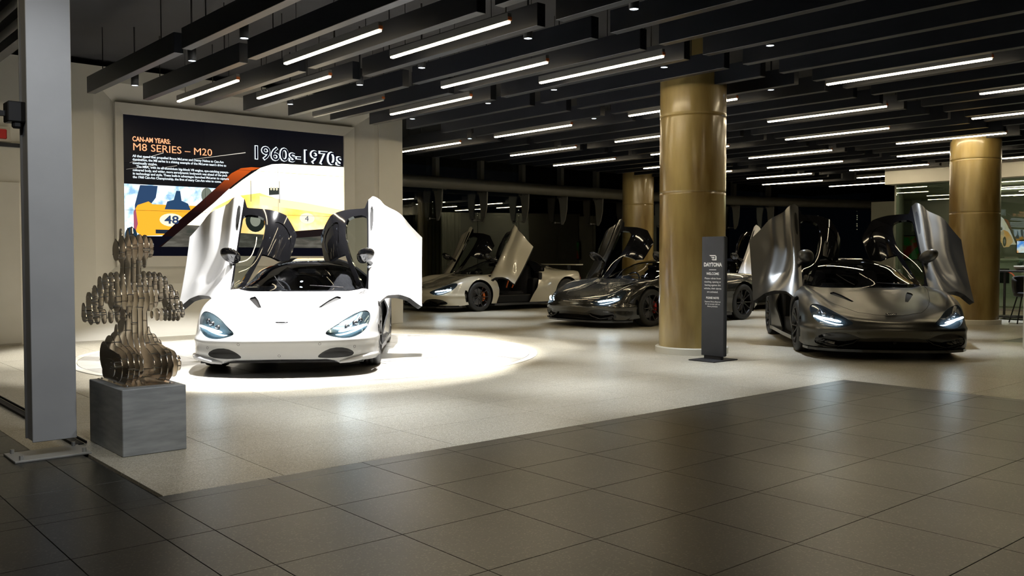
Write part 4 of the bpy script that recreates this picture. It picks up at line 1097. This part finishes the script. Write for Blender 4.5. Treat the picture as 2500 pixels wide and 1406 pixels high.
    if var != 'A': put('splitter', cmesh('split', split_), [M['carbon']], root)
    else:
        def lip(s_):
            b = MB()
            for s in (s_,):
                pts = [(.58, -2.13, .135), (.68, -2.115, .15), (.80, -2.03, .172), (.885, -1.92, .185), (.935, -1.76, .185), (.95, -1.60, .165)]
                b.tube([(p[0] * s, p[1], p[2]) for p in pts], [.012, .022, .026, .026, .022, .010], 8)
            return b.mesh('bumper_lip')
        for s_ in (1, -1): put('bumper_lip', cmesh(('lip', s_), lambda: lip(s_)), [P_], root)
    if var != 'A':
        def vane(s_):
            b = MB()
            for s in (s_,):
                pts = [(.36, -2.16, .26), (.44, -2.15, .20), (.60, -2.10, .155)]; b.tube([(p[0] * s, p[1], p[2]) for p in pts], [.010, .013, .012], 6)
                pts = [(.50, -2.12, .145), (.66, -2.08, .17), (.80, -1.99, .20)]; b.tube([(p[0] * s, p[1], p[2]) for p in pts], [.008, .012, .008], 6)
            return b.mesh('intake_vane')
        for s_ in (1, -1): put('intake_vane', cmesh(('vane', s_), lambda: vane(s_)), [M['gloss_black']], root)
    def sill(s):
        b = MB()
        b.prism([(s * x, y) for x, y in [(.82, -.78), (.93, -.74), (.955, 0), (.96, .9), (.975, 1.08), (.82, 1.08)]][::s], .115, .165)
        return b.mesh('side_sill')
    for s_ in (1, -1): put('side_sill', cmesh(('sill', s_), lambda: sill(s_)), [M['carbon']], root)
    if 'wing' in opts:
        b = MB(); b.box((0, 2.12, 1.02), (1.5, .26, .03), ch=.012)
        o = b.build('rear_wing', P_, root)
        for s in (-.4, .4): MB().box((s, 2.08, .93), (.03, .10, .15)).build('wing_stay', M['carbon'], o)
    # doors
    for s in doors:
        mm = (lambda m: m) if s > 0 else mirror; piv = PIV * np.array([s, 1, 1])
        dm_ = door_matrix(s, **dkw)
        d = put('door', cmesh(('dp', s), lambda: to_mesh('door', mm(R['door_panel']), .07, piv)), [P_, M['inner_black']], root, dm_)
        put('window_frame', cmesh(('df', s), lambda: to_mesh('window_frame', mm(R['window_frame']), .045, piv)), [frame, M['gloss_black']], d)
        put('window', cmesh(('dw', s), lambda: to_mesh('window', mm(R['window']), 0, piv)), [M['side_glass']], d)
        put('air_channel', cmesh(('dc', s), lambda: to_mesh('air_channel', mm(R['air_channel']), 0, piv)), [M['inner_black']], d)
        put('roof_glass', cmesh(('dr', s), lambda: to_mesh('roof_glass', mm(R['roof_window']), 0, piv)), [M['gloss_black']], d)
        me = cmesh(('mir', s), lambda: mirror_mesh())
        Mm = Matrix.Translation(Vector((.83 * s, -.26, .83)) - Vector(tuple(piv))) @ Matrix.Scale(1.22, 4)
        if s < 0: Mm = Mm @ Matrix.Scale(-1, 4, (1, 0, 0))
        put('door_mirror', me, [M[mirror_mat or 'gloss_black']], d, Mm)
    return root


# ================================================================== glass facade, tube, fins
FP = [(9.2, 21.0), (23.24, 21.0), (28.06, 20.2), (30.3, 19.6), (35.6, 17.6)]
gi = 0
for (x0, y0), (x1, y1) in zip(FP[:-1], FP[1:]):
    n_ = max(1, round(math.hypot(x1 - x0, y1 - y0) / 1.63 / 1.0)); ang = math.atan2(y1 - y0, x1 - x0)
    if x0 < 10: xs = [9.2, 10.2] + [11.83 + 1.63 * k for k in range(8)]
    else: xs = [x0 + (x1 - x0) * k / n_ for k in range(n_ + 1)]
    for a, c_ in zip(xs[:-1], xs[1:]):
        f = lambda x: y0 + (y1 - y0) * (x - x0) / (x1 - x0)
        L_ = math.hypot(c_ - a, f(c_) - f(a)); gi += 1
        g = empty('window_%d' % gi, ((a + c_) / 2, (f(a) + f(c_)) / 2, 0), ang); tag(g, kind='structure')
        MB().box((0, 0, 2.12), (L_ - .015, .012, 4.1)).build('pane', M['facade'], g)
        MB().box((0, 0, .03), (L_, .06, .06)).build('bottom_rail', M['fin'], g)
tb = MB(); off = -.42
off = -.67
pts = [(8.9, 21.0 + off), (14, 21 + off), (22.5, 21.0 + off), (25.5, 20.72 + off), (28.06, 20.2 + off), (30.3, 19.6 + off), (33, 18.6 + off), (35.4, 17.65 + off)]
t = empty('facade_tube', (22, 20.6, 3.27)); tag(t, 'long grey steel tube running across the glass facade', 'tube')
b = MB(); b.tube([(x - 22, y - 20.6, 0) for x, y in pts], .17, 28); b.build('pipe', M['tube'], t)
for x in (22.5, 15.2): MB().tube([(x - 22.02, -.02, 0), (x - 21.98, -.02, 0)], .174, 28).build('pipe_joint', M['fin'], t)
fs_ = [13.46 + 1.63 * k for k in range(7)]
fpos = [(x, 21.0, 0.0) for x in fs_] + [(24.9, 20.72, -.16), (26.5, 20.46, -.16), (28.1, 20.18, -.2), (29.7, 19.75, -.26)]
for k, (x, y, a) in enumerate(fpos):
    g = empty('facade_fin', (x, y, 0), a); tag(g, 'grey tapered facade fin with a metal spider fitting, %s from the left' % ORD[k], 'facade fin', 'fins along the glass facade')
    MB().box((0, -.14, 3.56), (.13, .18, .96)).build('fin_post', M['fin'], g)
    b = MB(); T = Matrix.Rotation(math.pi / 2, 4, 'Y')
    pr = [(-.05, 3.12), (-.46, 3.12), (-.44, 2.7), (-.36, 2.38), (-.26, 2.24), (-.20, 2.24), (-.16, 2.5), (-.12, 2.9)]
    vs = [(sx, p[0], p[1]) for sx in (-.02, .02) for p in pr]; m_ = len(pr)
    b.add(vs, [tuple(range(m_)), tuple(range(2 * m_ - 1, m_ - 1, -1))] + [(i, (i + 1) % m_, m_ + (i + 1) % m_, m_ + i) for i in range(m_)])
    b.build('fin_blade', M['fin'], g)
    b = MB(); b.tube([(0, -.25, 2.30), (0, -.10, 2.30)], .018, 8); b.tube([(-.16, -.06, 2.30), (0, -.12, 2.30), (.16, -.06, 2.30)], .012, 6)
    for sx in (-.16, .16): b.tube([(sx, -.07, 2.3), (sx, -.01, 2.3)], .03, 10)
    b.build('spider_fitting', M['chrome'], g)
# night outside
g = MB().box((22, 36, -.06), (60, 30, .05)).build('ground_outside', M['out_ground']); tag(g, kind='structure')
g = empty('outside_wall', (17.2, 24.5, 0)); tag(g, 'ribbed olive metal wall outside behind the facade glass', 'wall')
MB().box((0, .1, 1.5), (3.2, .1, 3.0)).build('backing', M['out_wall'], g)
rbm = MB(); rbm.box((0, 0, 1.5), (.07, .06, 3.0)); rme = rbm.mesh('rib'); rme.materials.append(M['out_wall'])
for k in range(20): inst('rib', rme, g, (-1.5 + .158 * k, 0, 0))
g = MB().box((25.5, 25.2, 2.0), (3.4, .3, 4.0)).build('outside_pillar', M['out_wall']); tag(g, 'broad olive wall panel outside, right of the ribbed wall', 'wall')
g = empty('traffic_light', (23.4, 27.0, 0)); tag(g, 'small traffic light outside showing green and red dots', 'traffic light')
MB().tube([(0, 0, 0), (0, 0, 2.0)], .04, 8).build('pole', M['black'], g); MB().box((0, 0, 1.75), (.2, .12, .55), ch=.02).build('housing', M['black'], g)
b = MB(); b.lathe([(.001, .0), (.06, 0)], 14, T=Matrix.Translation((0, -.065, 1.92)) @ Matrix.Rotation(math.pi / 2, 4, 'X')); b.build('green_lamp', emis('green', (.05, 1, .7), 5), g)
b = MB(); b.lathe([(.001, .0), (.05, 0)], 14, T=Matrix.Translation((0, -.065, 1.60)) @ Matrix.Rotation(math.pi / 2, 4, 'X')); b.build('red_lamp', emis('red', (1, .03, .02), 4), g)

# ================================================================== office at the right
OX = 21.6
fa = MB().box((OX, 5.9, 3.25), (.42, 9.9, .54)).build('wall_fascia', M['wall']); tag(fa, kind='structure')
OG = [(OX, 10.66), (OX, 8.5), (OX, 6.4), (OX, 4.3), (OX, 2.0)]
for (x0, y0), (x1, y1) in zip(OG[:-1], OG[1:]):
    gi += 1; g = empty('window_%d' % gi, ((x0 + x1) / 2, (y0 + y1) / 2, 0)); tag(g, kind='structure')
    MB().box((0, 0, 1.50), (.012, abs(y1 - y0) - .012, 2.94)).build('pane', M['office_glass'], g)
    MB().box((0, 0, .02), (.05, abs(y1 - y0), .04)).build('bottom_rail', M['fin'], g)
ow = MB().box((28.3, 8.0, 1.5), (.2, 13.5, 3.0)).build('wall_office', M['office_wall']); tag(ow, kind='structure')
ow = MB().box((0, 0, 1.5), (7.1, .10, 3.0)).build('wall_office_side', M['office_wall'], None, (24.95, 12.2, 0), math.atan2(3.1, 6.7)); tag(ow, kind='structure')
oc = MB().prism([(21.6, 1.2), (28.2, 1.2), (28.2, 13.8), (21.6, 10.7)], 3.0, 3.1).build('ceiling_office', M['office_wall']); tag(oc, kind='structure')
for k, (x, y) in enumerate([(23.6, 9.2), (26.1, 10.2), (23.8, 6.2)]):
    o = inst('linear_light', fme, None, (x, y, 2.86)); tag(o, 'slim ceiling light inside the glass office, %s from the left' % ORD[k], 'pendant light', 'lights in the office')
    inst('diffuser', dme, o)
art = empty('abstract_painting', (28.12, 13.2, 1.5)); tag(art, 'colourful red and green abstract painting in the glass office', 'painting')
MB().box((0, 0, 0), (.04, 1.35, .80)).build('canvas_frame', M['black'], art)
am = pm('abstract', (.3, .1, .1), .6); noise_mix(am, (.55, .05, .02), (.03, .40, .06), 2.6, .45, .55, detail=7)
MB().box((-.025, 0, 0), (.01, 1.28, .73)).build('canvas', am, art)
for k, (y, z, c1, c2, nm) in enumerate([(9.5, 1.65, (.5, .16, .03), (.05, .12, .22), 'orange and blue'), (7.7, 1.7, (.4, .3, .2), (.1, .1, .12), 'brown')]):
    a = empty('framed_picture', (28.12, y, z)); tag(a, '%s framed picture on the far office wall' % nm, 'picture')
    MB().box((0, 0, 0), (.04, .7, .9)).build('picture_frame', M['black'], a); mm = noise_mix(pm('pic', c1, .5), c1, c2, 3, .4, .6)
    MB().box((-.025, 0, 0), (.01, .60, .80)).build('print', mm, a)
mo = empty('monitor', (23.6, 8.40, 1.17)); tag(mo, 'small bright computer monitor on the white office desk', 'monitor')
MB().box((0, 0, .28), (.03, .46, .32), ch=.005).build('bezel', M['black'], mo); MB().box((-.018, 0, .28), (.004, .42, .28)).build('display', tex_emis('desktop', (.1, .3, .9), (.8, .8, .9), (.9, .35, .1), 4, 1.2), mo)
MB().box((0, 0, .06), (.04, .05, .12)).build('stand', M['black'], mo)
dk = empty('reception_desk', (23.6, 8.9, 0)); tag(dk, 'white reception desk behind the office glass', 'desk')
MB().box((0, 0, .55), (.7, 2.6, 1.1), ch=.02).build('desk_body', M['desk'], dk); MB().box((0, 0, 1.13), (.9, 2.8, .07), ch=.03).build('desk_top', M['desk'], dk); MB().box((-.36, .2, .75), (.02, .9, .35)).build('recess', M['black'], dk)
# bar table, stools, plant
bt = empty('bar_table', (18.75, 6.55, 0)); tag(bt, 'black bar table with a thin top behind the bar stool', 'table')
MB().box((0, 0, .93), (.65, 1.5, .035), ch=.006).build('table_top', M['stool'], bt)
for sx in (-.25, .25):
    for sy in (-.6, .6): MB().box((sx, sy, .46), (.035, .035, .92)).build('table_leg', M['stool'], bt)
MB().box((0, 0, .05), (.5, 1.24, .03)).build('foot_frame', M['stool'], bt)
pp = empty('potted_plant', (18.7, 6.75, .948)); tag(pp, 'small leafy plant in a pale pot on the bar table', 'plant')
b = MB(); b.lathe([(.001, 0), (.07, 0), (.12, .05), (.125, .09), (.11, .09), (.1, .08), (.001, .08)], 20); b.build('pot', M['pot'], pp)
for k in range(26):
    a = rnd.uniform(0, 6.28); e_ = rnd.uniform(.3, 1.3); L_ = rnd.uniform(.07, .13); d = Vector((math.cos(a) * math.cos(e_), math.sin(a) * math.cos(e_), math.sin(e_)))
    u = d.cross(Vector((0, 0, 1))).normalized() * .018; p0 = Vector((0, 0, .085)) + d * .01
    b = MB(); q = [p0, p0 + d * L_ * .5 + u, p0 + d * L_, p0 + d * L_ * .5 - u]; b.add(q, [(0, 1, 2, 3)]); b.build('leaf', M['leaf'], pp)
def stool(x, y, rz, label):
    t = empty('bar_stool', (x, y, 0), rz); tag(t, label, 'stool', 'black bar stools')
    # curved back shell
    vs = []; n_ = 18; rows = [(.52, .17, .0), (.56, .215, .0), (.70, .235, .0), (.82, .24, 0), (.86, .225, 0)]
    for z, r_, _ in rows:
        for k in range(n_ + 1):
            a = math.radians(-115 + 230 * k / n_); dz = -.07 * (abs(k - n_ / 2) / (n_ / 2)) ** 2 if z > .6 else 0
            vs.append((r_ * math.sin(a), r_ * math.cos(a), z + dz))
    fs = [(i * (n_ + 1) + k, i * (n_ + 1) + k + 1, (i + 1) * (n_ + 1) + k + 1, (i + 1) * (n_ + 1) + k) for i in range(len(rows) - 1) for k in range(n_)]
    bm = bmesh.new(); vv = [bm.verts.new(v) for v in vs]; [bm.faces.new([vv[i] for i in f]) for f in fs]
    bmesh.ops.recalc_face_normals(bm, faces=bm.faces); bmesh.ops.solidify(bm, geom=list(bm.faces), thickness=.03)
    b = MB(); b.bm(bm, 0, None, True); b.build('backrest', M['stool'], t)
    MB().lathe([(.001, .56), (.19, .56), (.205, .54), (.20, .50), (.17, .485), (.001, .485)], 28).build('seat', M['stool'], t)
    fr = []
    for sx in (-1, 1):
        for sy in (-1, 1): MB().tube([(sx * .11, sy * .11, .49), (sx * .21, sy * .21, 0)], .012, 8).build('leg', M['black'], t); 
    fr = [(-.185, -.185, .12), (.185, -.185, .12), (.185, .185, .12), (-.185, .185, .12), (-.185, -.185, .12)]
    MB().tube(fr, .010, 6).build('footrest', M['black'], t)
stool(17.72, 6.30, -.9, 'black bar stool with curved back beside the right concrete column')
stool(18.15, 5.55, -.4, 'black bar stool at the right frame edge, partly behind the white pillar')
wp = MB().box((13.03, 4.38, 1.5), (.42, .42, 3.0), ch=.004).build('wall_right_pillar', M['wall']); tag(wp, kind='structure')

# ================================================================== sign stand
sg = empty('sign_stand', (8.62, 6.42, 0)); tag(sg, 'slim charcoal welcome sign stand in front of the central column', 'sign')
MB().box((0, 0, .006), (.46, .36, .012), ch=.002).build('base_plate', M['black'], sg)
MB().box((.01, 0, .035), (.05, .24, .05)).build('foot_block', M['black'], sg)
MB().box((.005, 0, .745), (.05, .315, 1.39), ch=.003).build('sign_panel', M['sign'], sg)
MB().box((.005, -.163, .745), (.044, .008, 1.37)).build('edge_strip', M['black'], sg)
SR = (math.pi / 2, 0, -math.pi / 2)
def gt(sx, size, z, w_, **k): return text('sign_text', sx, size, M['print_white'], sg, (-.0212, 0, z), SR, width=w_, align='CENTER', **k)
gt('DAYTONA', .062, 1.094, .255, offset=.0022)
gt('WELCOME', .042, .995, .18, offset=.0006)
for l, z, w_ in (('Please refrain from', .945, .225), ('touching, opening or', .905, .235), ('leaning against the', .867, .225), ('vehicles, their alarms', .828, .245), ('are activated.', .788, .155)): gt(l, .030, z, w_)
gt('PLEASE NOTE', .033, .717, .18, offset=.0008)
for l, z, w_ in (('Daytona Direct (Pty) Ltd', .675, .22), ('do not accept cash on', .648, .205), ('these premises', .621, .145)): gt(l, .024, z, w_)
MB().box((-.0215, 0, 1.055), (.001, .10, .006)).build('sign_rule', M['print_white'], sg)
def lg(pts):
    b = MB(); T = Matrix(((0, 0, -1, -.0208), (-1, 0, 0, 0), (0, 1, 0, 1.165), (0, 0, 0, 1))); b.prism(pts, 0, .001, T=T); return b
lg([(-.052, .06), (.036, .06), (.052, .045), (.052, .0), (-.002, .0), (-.018, .012), (.036, .012), (.038, .048), (-.034, .048)]).build('sign_logo', M['print_white'], sg)
lg([(-.026, .038), (.020, .038), (.024, .032), (.024, .022), (-.008, .022), (-.012, .029), (.008, .029), (.008, .031), (-.020, .031)]).build('sign_logo', M['print_white'], sg)

make_car((5.35, 10.09, .007), -35.2, 'A', 'white_paint', 'white sports car under bright light on the round display disc', 'cal_dark', lamp='lamp_bowl_light', opts=('badge',), drl=1)
make_car((11.78, 6.42, 0), -49.5, 'B', 'satin_paint', 'satin grey sports car at the right with both doors raised', 'cal_dark', opts=('badge',), mirror_mat='satin_paint')
make_car((13.15, 11.15, 0), -90, 'B', 'grey_paint', 'glossy dark grey sports car parked behind the central concrete column', 'cal_red', opts=('tail',))
make_car((13.63, 16.5, 0), -90, 'C', 'cream_paint', 'cream sports car with orange brake calipers near the glass facade', 'cal_orange', opts=('belts', 'wing'))
make_car((17.8, 12.85, 0), -90, 'A', 'white_paint', 'white sports car mostly hidden behind the satin grey car', 'cal_dark')
